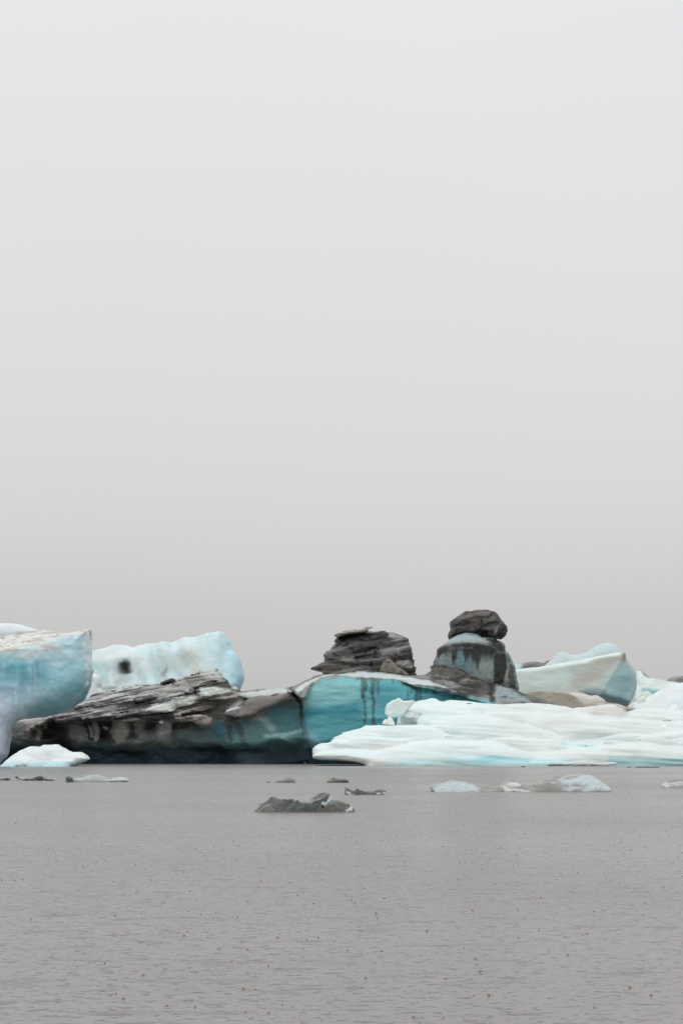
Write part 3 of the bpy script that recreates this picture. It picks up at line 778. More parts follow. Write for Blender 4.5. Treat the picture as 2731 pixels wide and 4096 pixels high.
    p.noise(C(70, 64, 58, .8), (1.4, 1.4, 0.4), 0.2, 0.6, 0.7, where=sh * (1 - up * .6))
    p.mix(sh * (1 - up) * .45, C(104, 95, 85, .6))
    lt = C(208, 214, 214, .85)
    p.poly([(60, 405), (200, 352), (400, 300), (540, 272), (620, 290), (480, 335), (330, 370), (250, 420)], 'd2', Yd - 11.6, 1.9, lt, .8, .25, .3, .8)
    p.poly([(130, 320), (330, 262), (450, 225), (490, 230), (400, 285), (150, 345)], 'd2', Yd - 10, 1.75, lt, .75, .2, .2, .8)
    p.poly([(560, 210), (690, 196), (860, 232), (700, 262), (630, 280), (560, 280)], 'd2', Yd - 12, 1.6, lt, .85, .2, .2, .8)
    p.poly([(740, 270), (850, 255), (915, 275), (880, 300), (740, 302)], 'd2', Yd - 12, 1.6, C(160, 146, 132, .7), .9, .2)
    p.poly([(470, 205), (600, 165), (700, 147), (790, 154), (832, 180), (838, 218), (690, 200)], 'd2', Yd - 10.8, 1.7, C(98, 88, 80, .75), .95, .15)
    p.poly([(250, 250), (330, 160), (420, 105), (520, 90), (690, 36), (750, 95), (778, 150), (690, 150), (480, 210)], 'd2', Yd - 8, 1.75, C(196, 194, 184, .85), .85, .3, .3)
    p.poly([(560, 90), (690, 36), (750, 95), (770, 140), (640, 120)], 'd2', Yd - 8, 1.75, C(226, 230, 224, .85), .9, .3, .2)
    p.poly([(330, 200), (420, 120), (520, 100), (600, 130), (500, 200)], 'd2', Yd - 8, 1.75, C(140, 132, 122, .85), .6, .5, .4)
    p.poly([(210, 155), (300, 116), (335, 150), (320, 168)], 'd2', Yd + 8, 0, C(84, 78, 74, .7), .95, .2)
    p.poly([(340, 360), (480, 345), (640, 290), (800, 320), (760, 380), (620, 420), (440, 440)], 'd2', Yd - 3, 0, C(124, 116, 106, .55), .8, .3, .3)
    p.poly([(330, 445), (600, 454), (672, 480), (650, 545), (520, 520), (330, 500)], 'd2', Yd - 3, .3, C(150, 136, 122, .58), .85, .3, .25)
    p.stroke([(0, 470), (150, 480), (300, 430), (470, 480), (600, 480)], 'd2', Yd - 2, .3, C(52, 46, 42, .6), .14, .8, .3, .25, .5)
    p.stroke([(400, 470), (700, 470), (1000, 440), (1200, 410), (1568, 400)], 'd1', Yd - 2, 0, C(80, 70, 62, .6), .35, .7, .5, .4, .7)
    p.stroke([(0, 345), (150, 340), (330, 290), (480, 240)], 'd2', Yd - 9, 1.75, C(46, 42, 40, .7), .1, .85, .2, .2, .6)
    p.stroke([(0, 300), (170, 290)], 'd2', Yd - 9, 1.75, C(66, 60, 56, .7), .2, .85, .25, .2, .6)
    p.stroke([(490, 215), (560, 195), (540, 255)], 'd2', Yd - 9, 1.75, C(70, 74, 76, .7), .2, .85, .25, .2, .6)
    # top sheet: snowy strip
    p.poly([(60, 800), (220, 712), (330, 672), (480, 660), (640, 642), (840, 654), (1060, 690), (1250, 720), (1400, 775), (1540, 830), (1400, 795), (1290, 768), (1190, 765), (1100, 750), (960, 708), (700, 700), (430, 668), (300, 690), (180, 765), (100, 830)], 'c3', Yd - 16, 1.7, C(200, 212, 216, .85), .9, .15, .12, .6)
    p.poly([(900, 250), (1060, 228), (1300, 206), (1340, 215), (1380, 250), (1200, 268), (980, 285)], 'd2', Yd - 13.5, 1.8, C(196, 204, 206, .85), .9, .2, .15, .6)
    p.stroke([(930, 240), (1000, 228), (1080, 224)], 'd2', Yd - 13.5, 1.8, C(90, 82, 76, .8), .12, .8, .2)
    # ridge at right
    p.poly([(1090, 690), (1230, 668), (1300, 640), (1450, 600), (1568, 740), (1700, 830), (1568, 830), (1400, 770), (1250, 715)], 'c3', Yd - 8, 1.0, C(120, 122, 122, .7), .85, .3, .3)
    p.poly([(120, 780), (180, 745), (165, 690), (250, 662), (350, 675), (420, 690), (520, 698), (580, 785), (700, 820), (790, 860), (780, 900), (600, 860), (400, 800), (250, 790)], 't2', Yd - 9, 1.2, C(104, 95, 80, .7), .9, .3, .3, .8)
    p.noise(C(158, 146, 118, .7), (0.9, 1, 0.6), 0.2, 0.6, 0.6, where=sstep(10.5, 12, V[:, 0]) * sstep(8.4, 9.2, V[:, 2]) * sstep(18, 15, V[:, 0]))
    p.noise(C(60, 52, 46, .7), (1.0, 1, 0.7), -0.05, 0.4, 0.85, where=sstep(10.5, 14, V[:, 0]) * sstep(7.6, 8.4, V[:, 2]) * sstep(24, 20, V[:, 0]))
    p.stroke([(200, 690), (250, 668), (350, 678), (420, 692), (520, 702), (560, 770)], 't2', Yd - 9, 1.2, C(52, 44, 38, .7), .12, .8, .2, .2, .5)
    p.poly([(600, 870), (780, 870), (780, 1000), (650, 1040), (450, 950)], 't2', Yd - 9, 1.2, C(98, 94, 92, .7), .8, .4, .4, .8)
    p.poly([(830, 900), (950, 910), (1100, 970), (1200, 1060), (830, 1060)], 't2', Yd - 9, 1.2, C(136, 154, 162, .7), .8, .3, .3, .8)
    p.stroke([(820, 880), (825, 960), (815, 1050)], 't2', Yd - 9, 1.2, C(44, 38, 36, .7), .35, .9, .3, .25, .7)
    p.stroke([(1110, 965), (1250, 1020), (1400, 1060), (1490, 1085)], 't2', Yd - 9, 1.2, C(88, 92, 94, .7), .3, .8, .3, .2, .7)
    rd = sstep(10.3, 11.5, V[:, 0]) * sstep(7.4, 8.2, V[:, 2])
    p.noise(C(38, 34, 32, .7), (1.6, 1.6, 0.8), -0.15, 0.5, 0.8, where=rd)
    # dark teal-black band along the waterline notch, fading upwards
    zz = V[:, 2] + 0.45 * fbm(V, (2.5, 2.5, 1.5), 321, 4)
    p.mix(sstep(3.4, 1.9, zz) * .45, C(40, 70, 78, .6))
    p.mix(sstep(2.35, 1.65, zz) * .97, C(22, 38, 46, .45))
    lum = p.c.mean(1, keepdims=True)
    warm = (p.c[:, :1] > p.c[:, 2:3])
    p.c = np.where(warm, (lum + (p.c - lum) * .5) * (.76 - .2 * (lum < .25)), p.c)
    p.c[:, 2] *= np.where(warm[:, 0], 1.0, .95)
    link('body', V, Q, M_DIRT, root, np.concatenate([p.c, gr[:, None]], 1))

    # ---- left pinnacle: banded block with slabs on top
    Yt = Yd + 6.0
    ls = [L([(1285, 2720), (1292, 2690), (1296, 2660), (1297, 2625), (1303, 2612), (1322, 2597), (1338, 2582), (1344, 2572), (1340, 2566), (1341, 2558), (1350, 2545), (1400, 2532), (1470, 2525), (1520, 2525), (1560, 2528), (1590, 2533), (1620, 2545), (1636, 2560), (1644, 2580),
             (1648, 2605), (1650, 2630), (1656, 2640), (1658, 2665), (1666, 2690), (1668, 2720)], Y=Yt, slope=0.12, R=1.6, T=11, warp=0.12, wscale=0.8, smooth=1),
          L([(1241, 2673), (1262, 2663), (1278, 2650), (1310, 2646), (1350, 2644), (1400, 2648), (1450, 2654), (1484, 2658), (1486, 2700), (1400, 2715), (1300, 2715), (1292, 2688), (1262, 2680)], Y=Yt - 1.0, slope=0.1, R=0.5, T=8, warp=0.1, wscale=0.7, smooth=1)]
    def disp_t(P):
        q = np.stack([P[:, 0] * 0.22, P[:, 1] * 0.25, (P[:, 2] - 0.16 * P[:, 0]) * 1.5], 1)
        t = (P[:, 2] - 0.16 * P[:, 0]) / 0.95 + 0.5 * vnoise(P * 0.35, 71)
        return 0.12 - 0.2 * (t - np.floor(t)) + vnoise(q * 2.3, 72) * 0.08 + 0.12 * fbm(P, 0.9, 73, 4)
    V, Q = build_solid(ls, 0.11, disp_t, zmin=7.5, seed=70)
    p = Paint(V, C(112, 110, 110, .58), 70, 0.12, 0.8)
    q = np.stack([V[:, 0] * 0.16, V[:, 1] * 0.2, (V[:, 2] - 0.17 * V[:, 0]) * 1.2], 1)
    p.mix(sstep(0.0, 0.5, vnoise(q, 71)) * .8, C(78, 72, 70, .58))
    p.mix(sstep(0.15, 0.55, vnoise(q * 2.2, 75)) * .85, C(52, 46, 44, .58))
    p.mix(sstep(0.15, 0.5, vnoise(q * 1.7, 76)) * .6, C(150, 150, 146, .58))
    p.noise(C(58, 52, 48, .58), (0.6, 0.6, 0.35), 0.15, 0.6, 0.75)
    T1 = lambda pts, col, a=.85, soft=.25, nz=.2: p.poly(pts, 't1', Yt, .1, col, a, soft, nz, .7)
    T1([(400, 230), (440, 190), (700, 145), (1000, 140), (1000, 160), (700, 190), (420, 265)], C(58, 50, 48, .58), .9)
    T1([(900, 330), (1100, 310), (1250, 290), (1200, 330), (1050, 390), (930, 400)], C(150, 150, 146, .58))
    T1([(440, 470), (500, 425), (620, 415), (600, 470)], C(168, 162, 148, .58))
    T1([(1020, 150), (1120, 155), (1200, 190), (1080, 215), (1000, 190)], C(165, 164, 160, .62))
    T1([(1110, 470), (1230, 460), (1290, 520), (1270, 560), (1160, 540)], C(150, 156, 152, .58))
    T1([(1000, 430), (1250, 380), (1290, 430), (1050, 455)], C(66, 58, 56, .58))
    T1([(1180, 560), (1290, 550), (1330, 620), (1220, 620)], C(86, 78, 66, .58))
    T1([(280, 490), (300, 470), (560, 475), (800, 500), (600, 530), (300, 500)], C(50, 44, 40, .58), .9)
    T1([(200, 530), (300, 500), (450, 510), (450, 600), (290, 600)], C(110, 98, 86, .55))
    T1([(460, 600), (480, 540), (800, 530), (880, 590)], C(130, 132, 128, .58), .7)
    for pts in ([(740, 360), (790, 345)], [(850, 365), (865, 380)], [(740, 430), (700, 400)], [(805, 470), (810, 520)], [(780, 310), (900, 320)]):
        p.stroke(pts, 't1', Yt, .1, C(30, 28, 28, .58), .07, .85, .12, .1, .4)
    p.c = p.c ** 1.5 * 1.0
    p.c = p.c * .45 + p.c.mean(1, keepdims=True) * .55
    pin = link('pinnacle', V, Q, M_DIRT, root, p.c)
    pin['label'] = 'blocky layered dark pinnacle with thin slabs on top'
    ls = [L([(384, 168), (400, 158), (500, 138), (620, 120), (740, 115), (780, 122), (778, 134), (640, 142), (480, 165), (420, 195), (405, 188), (412, 178)], 't1', Y=Yt + 0.3, slope=0, R=0.2, T=6, warp=0.04, wscale=0.5),
          L([(470, 135), (560, 112), (640, 104), (700, 98), (740, 86), (770, 76), (840, 74), (800, 90), (775, 108), (740, 116), (600, 124)], 't1', Y=Yt + 0.6, slope=0, R=0.15, T=4, warp=0.04, wscale=0.5)]
    V, Q = build_solid(ls, 0.06, lambda P: 0.05 * fbm(P, 0.5, 5, 3), zmin=7.5, seed=78)
    p = Paint(V, C(140, 134, 126, .7), 78, 0.1, 0.6)
    p.noise(C(64, 56, 50, .7), (1.0, 1, 0.15), 0.0, 0.4, 0.8)
    p.poly([(500, 132), (640, 104), (840, 74), (780, 108), (640, 116)], 't1', Yt + .5, 0, C(176, 170, 162, .7), .8, .1)
    link('cap_slab', V, Q, M_DIRT, root, p.c)
    # leaning beige block at its foot
    ls = [L([(905, 585), (930, 520), (955, 465), (1000, 440), (1025, 445), (1090, 505), (1170, 570), (1250, 632), (1240, 650), (1100, 640), (920, 600)], 't1', Y=Yt - 3.2, slope=0.2, R=0.5, T=8.5, warp=0.05)]
    V, Q = build_solid(ls, 0.09, lambda P: 0.1 * fbm(P, 0.7, 6, 4), zmin=7.3, seed=79)
    p = Paint(V, C(112, 107, 98, .65), 79, 0.2, 0.7)
    p.noise(C(58, 54, 48, .65), 0.5, -0.1, 0.6, .8)
    p.noise(C(150, 145, 132, .65), 0.4, 0.2, 0.6, .5)
    link('leaning_block', V, Q, M_DIRT, root, p.c)

    # ---- right pinnacle: streaked dome
    Yr = Yd + 5.0
    def ex_d(x, z):
        zc = w2([(500, 440)], Yr, 0, 't2')[0][1]
        xs = w2([(870, 600)], Yr, 0, 't2')[0][0]
        return np.clip(z - zc - 0.1, 0, None) * 1.6 + np.clip(x - xs, 0, None) * 0.55 + 0.25 * np.sin(x * 3.0) * sstep(xs, xs + 0.5, x)
    ls = [L([(205, 830), (215, 740), (226, 680), (240, 610), (262, 535), (285, 485), (330, 455), (390, 408), (460, 355), (560, 330), (640, 338), (720, 375), (790, 395), (870, 398), (930, 432), (968, 470), (976, 530), (1010, 552), (1048, 610), (1078, 685), (1095, 780),
             (1116, 890), (1112, 935), (1095, 950), (1000, 960), (700, 960), (205, 900)], 't2', Y=Yr, slope=0.08, R=1.7, T=10, extra=ex_d, warp=0.1, wscale=0.8),
          L([(850, 900), (850, 700), (862, 570), (900, 520), (960, 540), (990, 590), (1000, 690), (990, 800), (960, 900), (900, 930)], 't2', Y=Yr - 0.1, slope=0.08, R=0.6, T=6, warp=0.1, wscale=0.7)]
    V, Q = build_solid(ls, 0.11, lambda P: 0.12 * fbm(P, (0.5, 0.5, 1.8), 83, 4) + 0.1 * fbm(P, 0.9, 84, 4), zmin=7.0, seed=80)
    p = Paint(V, C(98, 113, 115, .66), 80, 0.1, 0.8)
    T2 = lambda pts, col, a=.9, soft=.25, nz=.2: p.poly(pts, 't2', Yr, 0, col, a, soft, nz, .7)
    T2([(230, 700), (270, 520), (400, 500), (440, 600), (380, 700)], C(112, 122, 124, .62), .7, .5)
    T2([(480, 560), (560, 540), (640, 620), (560, 720), (450, 660)], C(84, 122, 130, .66), .7, .6)
    T2([(640, 720), (740, 600), (840, 640), (850, 880), (700, 820)], C(122, 127, 120, .62), .7, .5)
    darkd = C(38, 36, 36, .66)
    T2([(255, 560), (285, 480), (400, 440), (560, 430), (760, 440), (850, 470), (900, 540), (860, 560), (760, 540), (560, 495), (400, 505), (330, 560), (270, 580)], darkd, .95, .25, .3)
    zr = w2([(0, 505)], Yr, 0, 't2')[0][1]
    xa, xb = [q[0] for q in w2([(250, 500), (880, 500)], Yr, 0, 't2')]
    col1 = fbm(np.stack([V[:, 0], 0 * V[:, 0], 0 * V[:, 0]], 1), 0.28, 311, 3)
    col2 = fbm(np.stack([V[:, 0], 0 * V[:, 0], 0 * V[:, 0]], 1), 1.3, 312, 2)
    zl = zr - 1.3 - 1.3 * col1 - 1.1 * col2
    p.mix(sstep(zl - 0.5, zl + 0.7, V[:, 2]) * sstep(zr + .2, zr - .1, V[:, 2]) * sstep(xa - .2, xa + .3, V[:, 0]) * sstep(xb + .3, xb - .3, V[:, 0]) * .9, darkd)
    T2([(855, 900), (855, 600), (880, 540), (980, 560), (1000, 690), (960, 850), (900, 920)], darkd, .95, .2)
    T2([(965, 890), (985, 720), (1005, 690), (1025, 780), (1015, 910)], C(140, 132, 120, .6), .85, .2)
    T2([(1010, 560), (1050, 620), (1090, 760), (1116, 900), (1090, 950), (1030, 900), (1010, 700)], C(50, 52, 53, .6), .95, .25, .4)
    T2([(640, 350), (760, 385), (880, 395), (975, 480), (975, 560), (900, 530), (800, 450)], darkd, .95, .2)
    T2([(300, 470), (400, 400), (480, 350), (560, 330), (660, 345), (760, 390), (830, 440), (780, 445), (600, 425), (430, 440)], C(160, 178, 180, .85), .8, .25, .2)
    p.stroke([(320, 460), (450, 425), (600, 418), (760, 435)], 't2', Yr, 0, C(130, 128, 120, .75), .1, .6, .2, .15, .5)
    dome = link('pinnacle', V, Q, M_DIRT, root, np.concatenate([p.c, np.full((len(V), 1), .35)], 1))
    dome['label'] = 'rounded blue grey pinnacle with soot streaks below its snowy shoulder'
    # ---- boulder of dark ice on the dome
    ls = [L([(380, 408), (383, 335), (398, 305), (412, 285), (402, 255), (402, 228), (412, 210), (450, 175), (520, 135), (600, 112), (700, 104), (770, 101), (830, 114), (865, 128), (895, 150), (912, 180), (925, 205), (950, 230), (975, 265), (985, 300), (980, 330), (965, 365), (945, 402), (925, 395),
             (905, 388), (880, 402), (830, 405), (760, 395), (640, 365), (560, 350), (480, 360), (410, 395)], 't2', Y=Yr + 1.6, slope=0.2, R=1.5, T=8.5, warp=0.08, wscale=0.6, smooth=1),
          L([(400, 260), (402, 225), (450, 178), (540, 150), (700, 120), (820, 125), (800, 170), (720, 190), (640, 180), (540, 215), (470, 250), (430, 270)], 't2', Y=Yr + 1.3, slope=0.7, R=0.3, T=4, warp=0.06),
          L([(868, 330), (880, 280), (905, 245), (945, 235), (975, 265), (985, 305), (965, 365), (945, 400), (905, 385), (880, 370)], 't2', Y=Yr + 1.2, slope=0, R=0.7, T=5, warp=0.06)]
    V, Q = build_solid(ls, 0.09, lambda P: 0.18 * fbm(P, (1.0, 1, 0.6), 91, 4) + 0.16 * (0.5 - worley(P, (1.6, 1.6, 0.9), 92)), zmin=7.0, seed=90)
    p = Paint(V, C(92, 86, 82, .6), 90, 0.15, 0.8)
    B2 = lambda pts, col, a=.9, soft=.2, nz=.15: p.poly(pts, 't2', Yr + 1.5, 0.2, col, a, soft, nz, .6)
    p.noise(C(62, 56, 54, .6), (1.2, 1, 0.6), 0.0, 0.6, .7)
    B2([(430, 215), (520, 150), (700, 110), (820, 118), (800, 150), (640, 170), (500, 200)], C(136, 130, 124, .75), .8)
    B2([(460, 290), (520, 260), (640, 210), (700, 220), (660, 270), (560, 300)], C(116, 106, 98, .6), .6)
    B2([(720, 260), (720, 190), (850, 150), (880, 220), (800, 250)], C(118, 114, 108, .6), .6)
    B2([(460, 340), (480, 300), (640, 290), (680, 340), (560, 335)], C(108, 114, 118, .6), .8)
    B2([(730, 290), (860, 260), (860, 380), (800, 380)], C(96, 104, 108, .6), .7)
    B2([(690, 310), (780, 300), (800, 370), (720, 370)], C(42, 36, 36, .6), .9)
    B2([(880, 330), (910, 250), (985, 270), (980, 330), (945, 400)], C(66, 62, 58, .6), .8)
    for pts in ([(405, 265), (470, 250), (560, 205), (700, 180), (770, 185), (820, 150), (835, 118)], [(715, 190), (718, 265), (700, 290)], [(718, 268), (800, 240), (880, 225)], [(865, 350), (875, 280), (905, 245)], [(420, 280), (390, 330), (385, 400)]):
        p.stroke(pts, 't2', Yr + 1.5, .2, C(34, 30, 30, .6), .05, .9, .12, .08, .4)
    p.stroke([(872, 340), (880, 290), (900, 255)], 't2', Yr + 1.2, 0, C(150, 150, 146, .6), .05, .7, .1)
    p.c = p.c ** 1.5 * 1.05
    p.c = p.c * .45 + p.c.mean(1, keepdims=True) * .55
    link('balanced_boulder', V, Q, M_DIRT, root, p.c)
berg_dark()

# ------------------------------------------------------------------ E: low white berg of melted folds
def berg_white():
    Y = 212.5
    sl = 1.15
    r = lambda pts: [(a + 1370.3, b) for a, b in pts]
    W = 2170 + 800
    mk = lambda pts, dY, R, slope=0.5, T=14, k=0.3, warp=0.1, **kw: L(pts, 'e1', Y=Y + dY, slope=slope, R=R, T=T, k=k, warp=warp, wscale=2.0, smooth=2, backR=0.8, **kw)
    ls = []
    ls.append(mk([(35, 515), (60, 495), (95, 478), (140, 470), (200, 472), (260, 473), (300, 467), (340, 473), (400, 473), (520, 466), (620, 450), (700, 437), (850, 410), (1000, 392), (1150, 387), (1300, 393), (1400, 403)]
                 + r([(100, 415), (180, 432), (300, 465), (420, 492), (500, 489), (570, 500), (650, 530), (740, 550), (790, 580), (800, 660)]) + [(480, 660), (455, 590), (430, 580), (330, 570), (250, 562), (170, 550), (100, 540), (60, 530)], 0.0, 1.6))
    ls.append(mk([(35, 500), (33, 450), (60, 430), (110, 420), (168, 407), (185, 388), (260, 372), (350, 362), (440, 358), (540, 360), (620, 368), (700, 376), (800, 383), (900, 388), (1050, 395), (1150, 420), (1100, 640), (500, 640), (440, 560), (250, 540), (60, 520)], 1.0, 1.3))
    ls.append(mk([(168, 407), (180, 382), (240, 350), (300, 328), (380, 303), (440, 288), (462, 277), (480, 282), (560, 272), (680, 268), (800, 269), (900, 272), (960, 282), (1040, 310), (1100, 335), (1180, 352), (1300, 375), (1350, 420), (1300, 560), (500, 560), (300, 470)], 2.2, 1.5))
    ls.append(mk([(600, 300), (800, 262), (950, 230), (1080, 205), (1200, 190), (1300, 188)] + r([(0, 192), (110, 198), (190, 215), (280, 250), (420, 302), (500, 325), (575, 352), (640, 385), (660, 450), (600, 560)]) + [(900, 560)], 3.4, 1.9))
    ls.append(mk([(1200, 380), (1350, 350)] + r([(100, 345), (220, 360), (330, 368), (450, 372), (560, 384), (620, 408), (655, 432), (662, 455), (640, 475), (590, 489), (560, 640)]) + [(1250, 640)], 1.5, 1.4))
    ls.append(mk(r([(380, 640), (480, 530), (600, 490), (650, 472), (690, 456), (800, 447), (900, 436), (960, 424), (1060, 421), (1150, 420), (1280, 425), (1400, 431), (1568, 438), (1800, 442), (2000, 640)]), 0.2, 1.5, slope=.4))
    ls.append(mk(r([(1250, 640), (1300, 440), (1350, 415), (1440, 397), (1568, 366), (1700, 345), (1900, 340), (1900, 640)]), 1.6, 1.3))
    ls.append(mk(r([(560, 560), (640, 430), (760, 388), (880, 375), (1000, 362), (1150, 355), (1300, 345), (1430, 328), (1568, 312), (1900, 290), (1900, 640), (560, 640)]), 2.3, 1.4))
    ls.append(mk(r([(-100, 400), (100, 260), (350, 200), (600, 190), (800, 195), (950, 215), (1050, 215), (1200, 225), (1400, 245), (1568, 240), (1900, 230), (1900, 600), (-100, 600)]), 4.6, 2.0))
    # secondary crest and the main crest
    ls.append(mk([(760, 330), (830, 230), (870, 180), (935, 128), (980, 106), (1060, 98), (1150, 96), (1240, 100), (1330, 112), (1420, 135), (1520, 150)] + r([(300, 165), (500, 180), (650, 180), (720, 186), (860, 180), (930, 195), (1000, 205), (1100, 205), (1250, 190), (1568, 210), (1900, 215), (1900, 600)]) + [(760, 600)], 7.2, 1.8, k=0.4))
    ls.append(mk([(560, 300), (590, 262), (660, 262), (690, 225), (720, 180), (770, 125), (822, 108), (845, 88), (920, 70), (1000, 58), (1070, 53), (1130, 52), (1230, 62), (1320, 78), (1400, 90), (1480, 95), (1568, 97)]
                 + r([(250, 95), (400, 95), (500, 103), (570, 116), (640, 122), (720, 122), (800, 114), (850, 112), (930, 117), (1000, 110), (1060, 108), (1105, 122), (1132, 145), (1138, 162), (1180, 157), (1240, 148), (1300, 145), (1400, 148), (1568, 163), (1800, 170), (1900, 180), (1900, 600)]) + [(560, 600)], 9.6, 1.8, T=13, k=0.4))
    ls.append(mk(r([(400, 640), (480, 503), (560, 484), (640, 458), (720, 458), (780, 640)]), 0.7, 0.7))
    ls.append(mk(r([(460, 640), (520, 500), (580, 470), (680, 455), (800, 470), (840, 640)]), 1.2, 1.0))
    ls.append(mk(r([(300, 640), (420, 470), (560, 420), (700, 440), (900, 450), (900, 640)]), 3.0, 1.0))
    # melt grooves: each fold curls back in above the fold in front of it
    folds = []
    for pts, dY, A, w in (
            ([(95, 478), (200, 472), (300, 467), (400, 473), (520, 466), (700, 437), (850, 410), (1000, 392), (1150, 387), (1300, 393)] + r([(100, 415), (180, 432), (300, 465), (420, 492), (470, 491)]), 1.0, .8, .8),
            ([(520, 357), (620, 368), (700, 376), (800, 383), (900, 388), (1050, 395)], 2.2, .8, .7),
            ([(560, 272), (680, 268), (800, 269), (900, 272), (960, 282), (1040, 310), (1100, 335), (1180, 352), (1300, 375)], 3.4, .9, .8),
            (r([(-100, 186), (110, 198), (190, 215), (280, 250), (420, 302), (500, 325), (575, 352), (640, 385)]), 4.6, 1.0, 1.1),
            (r([(220, 360), (330, 368), (450, 372), (560, 384), (620, 408), (655, 432)]), 3.0, .7, .6),
            (r([(690, 456), (800, 447), (900, 436), (960, 424), (1060, 421), (1150, 420), (1280, 425), (1400, 431), (1568, 438), (1800, 442)]), 1.6, .8, .7),
            (r([(1350, 415), (1440, 397), (1568, 366), (1700, 345)]), 2.3, .7, .6),
            (r([(640, 430), (760, 388), (880, 375), (1000, 362), (1150, 355), (1300, 345), (1430, 328), (1568, 312)]), 4.6, .9, 1.0),
            ([(940, 128), (980, 106), (1060, 98), (1150, 96), (1240, 100), (1330, 112), (1420, 135), (1520, 150)] + r([(300, 165), (500, 180)]), 9.6, .6, .5),
            (r([(1000, 228), (1150, 226), (1300, 240), (1568, 240), (1800, 235)]), 7.0, .7, .7),
            (r([(620, 168), (800, 186), (930, 198), (1060, 206)]), 9.0, .6, .6)):
        q = w2(pts, Y + dY, .5, 'e1')
        folds.append((np.array([a for a, b in q]), np.array([b for a, b in q]), A, w))
    def groove(x, z):
        g = np.zeros(len(x), np.float32)
        for fx, fz, A, w in folds:
            zc = np.interp(x, fx, fz) + 0.12 * np.sin(x * 0.8 + A * 9)
            ends = sstep(fx[0], fx[0] + 2.0, x) * sstep(fx[-1], fx[-1] - 2.0, x)
            t = (z - zc) / w
            g = np.maximum(g, 0.9 * A * ends * np.exp(-np.clip(t, 0, 20) ** 1.0) * sstep(-0.25, 0.1, t))
        return g
    def disp(P):
        x, y, z = P[:, 0], P[:, 1], P[:, 2]
        q = np.stack([x * 0.16, y * 0.25, z * 1.3 + 0.08 * x], 1)
        return 0.13 * vnoise(q, 101) + 0.07 * vnoise(q * 2.3, 102) + 0.14 * fbm(P, (4.0, 3, 2), 103, 3) + groove(x, z) + 0.16 * np.abs(vnoise(np.stack([x * 0.11, y * 0.2, z * 2.1 + 0.14 * x], 1), 107))
    V, Q = build_solid(ls, 0.125, disp, band=2.0, seed=100)
    p = Paint(V, C(227, 239, 238, .98), 100, 0.4, 2.0)
    q = V * np.array([0.2, 0.3, 1.6])
    p.noise(C(212, 232, 233, .9), (1, 1, 1), 0.0, 0.9, .6, P=q)
    p.noise(C(226, 223, 217, .9), (1, 1, 1), 0.1, 0.9, .6, P=q * 1.3 + 40)
    # grey, sandier right half
    p.noise(C(205, 204, 196, .9), (4, 4, 1.2), -0.2, 0.8, .6, where=sstep(14, 24, V[:, 0]) * sstep(2.0, 3.5, V[:, 2]))
    Yc = Y + 1
    p.mix(sstep(14, 20, V[:, 0]) * .35, C(214, 216, 212, .9))
    p.poly(r([(840, 200), (850, 140), (900, 115), (1060, 108), (1135, 150), (1120, 180), (1000, 205)]), 'e1', Y + 5, sl, C(198, 196, 188, .9), .65, .5, .4)
    p.stroke(r([(1060, 108), (1110, 122), (1138, 155)]), 'e1', Y + 5, sl, C(120, 108, 92, .8), .12, .7, .25, .2, .6)
    # teal at the foot
    p.poly([(560, 640), (620, 545), (900, 540), (1250, 530)] + r([(0, 520), (300, 525), (560, 540), (740, 560), (760, 640)]), 'e1', Yc, .7, C(176, 216, 220, .75), .75, .5, .4, 1.5)
    p.poly([(1250, 560), (1330, 535)] + r([(60, 525), (350, 545), (350, 562), (100, 560)]), 'e1', Yc, .7, C(110, 180, 194, .7), .6, .3, .3)
    p.poly(r([(960, 640), (980, 520), (1300, 535), (1568, 525), (1900, 520), (1900, 640)]), 'e1', Yc, .6, C(142, 186, 192, .7), .8, .5, .25)
    p.poly([(35, 540), (60, 500), (200, 500), (400, 540), (700, 520), (700, 600), (450, 600)], 'e1', Yc, .7, C(192, 196, 190, .7), .6, .5, .4)
    p.stroke(r([(620, 410), (660, 440), (740, 442), (900, 435)]), 'e1', Yc, sl, C(180, 214, 216, .8), .12, .5, .4, .1)
    o = link('low_white_iceberg', V, Q, M_SNOW, None, p.c)
    tag(o, 'broad low white iceberg of smooth melted folds in front of the blue cliff', 'iceberg')
    return ls
berg_white()

def block(name, label, cat, pts, fr, Y, col, mat, R=0.4, T=2.0, h=0.06, slope=0.0, amp=0.05, ns=0.6, warp=0.04, zmin=-0.5, group=None, shade=None, smooth=1, xtilt=0.0, seed=5, facets=0.0, fsize=1.0, more=(), paint=None, zb=None):
    ls = [L(pts, fr, Y=Y, slope=slope, R=R, T=T, warp=warp, wscale=ns * 1.5, smooth=smooth, xtilt=xtilt, k=h)]
    for m in more:
        kw = dict(fr=fr, Y=Y, slope=slope, R=R, T=T, warp=warp, wscale=ns * 1.5, smooth=smooth, k=h)
        kw.update(m[1])
        ls.append(L(m[0], **kw))
    def disp(P):
        d = amp * fbm(P, ns, seed, 4)
        if facets:
            d = d + facets * (0.45 - worley(P, fsize, seed + 2) ** 2)
        return d
    V, Q = build_solid(ls, h, disp, band=max(0.3, 3 * (amp + facets)), zmin=zmin, seed=seed)
    p = Paint(V, col, seed, ns * 0.3, ns)
    if shade is not None:
        p.noise(shade, (ns * 1.6, ns * 1.6, ns * 0.8), -0.1, 0.6, 0.8)
    if paint:
        paint(p)
    o = link(name, V, Q, mat, None, p.c)
    return tag(o, label, cat, group or {'brash_floe': 'clear brash ice floes on the lagoon', 'ice_crumb': 'small ice crumbs on the lagoon',
                                        'ice_block': 'loose white ice blocks', 'foot_floe': 'floes at the foot of the low white iceberg'}.get(name))

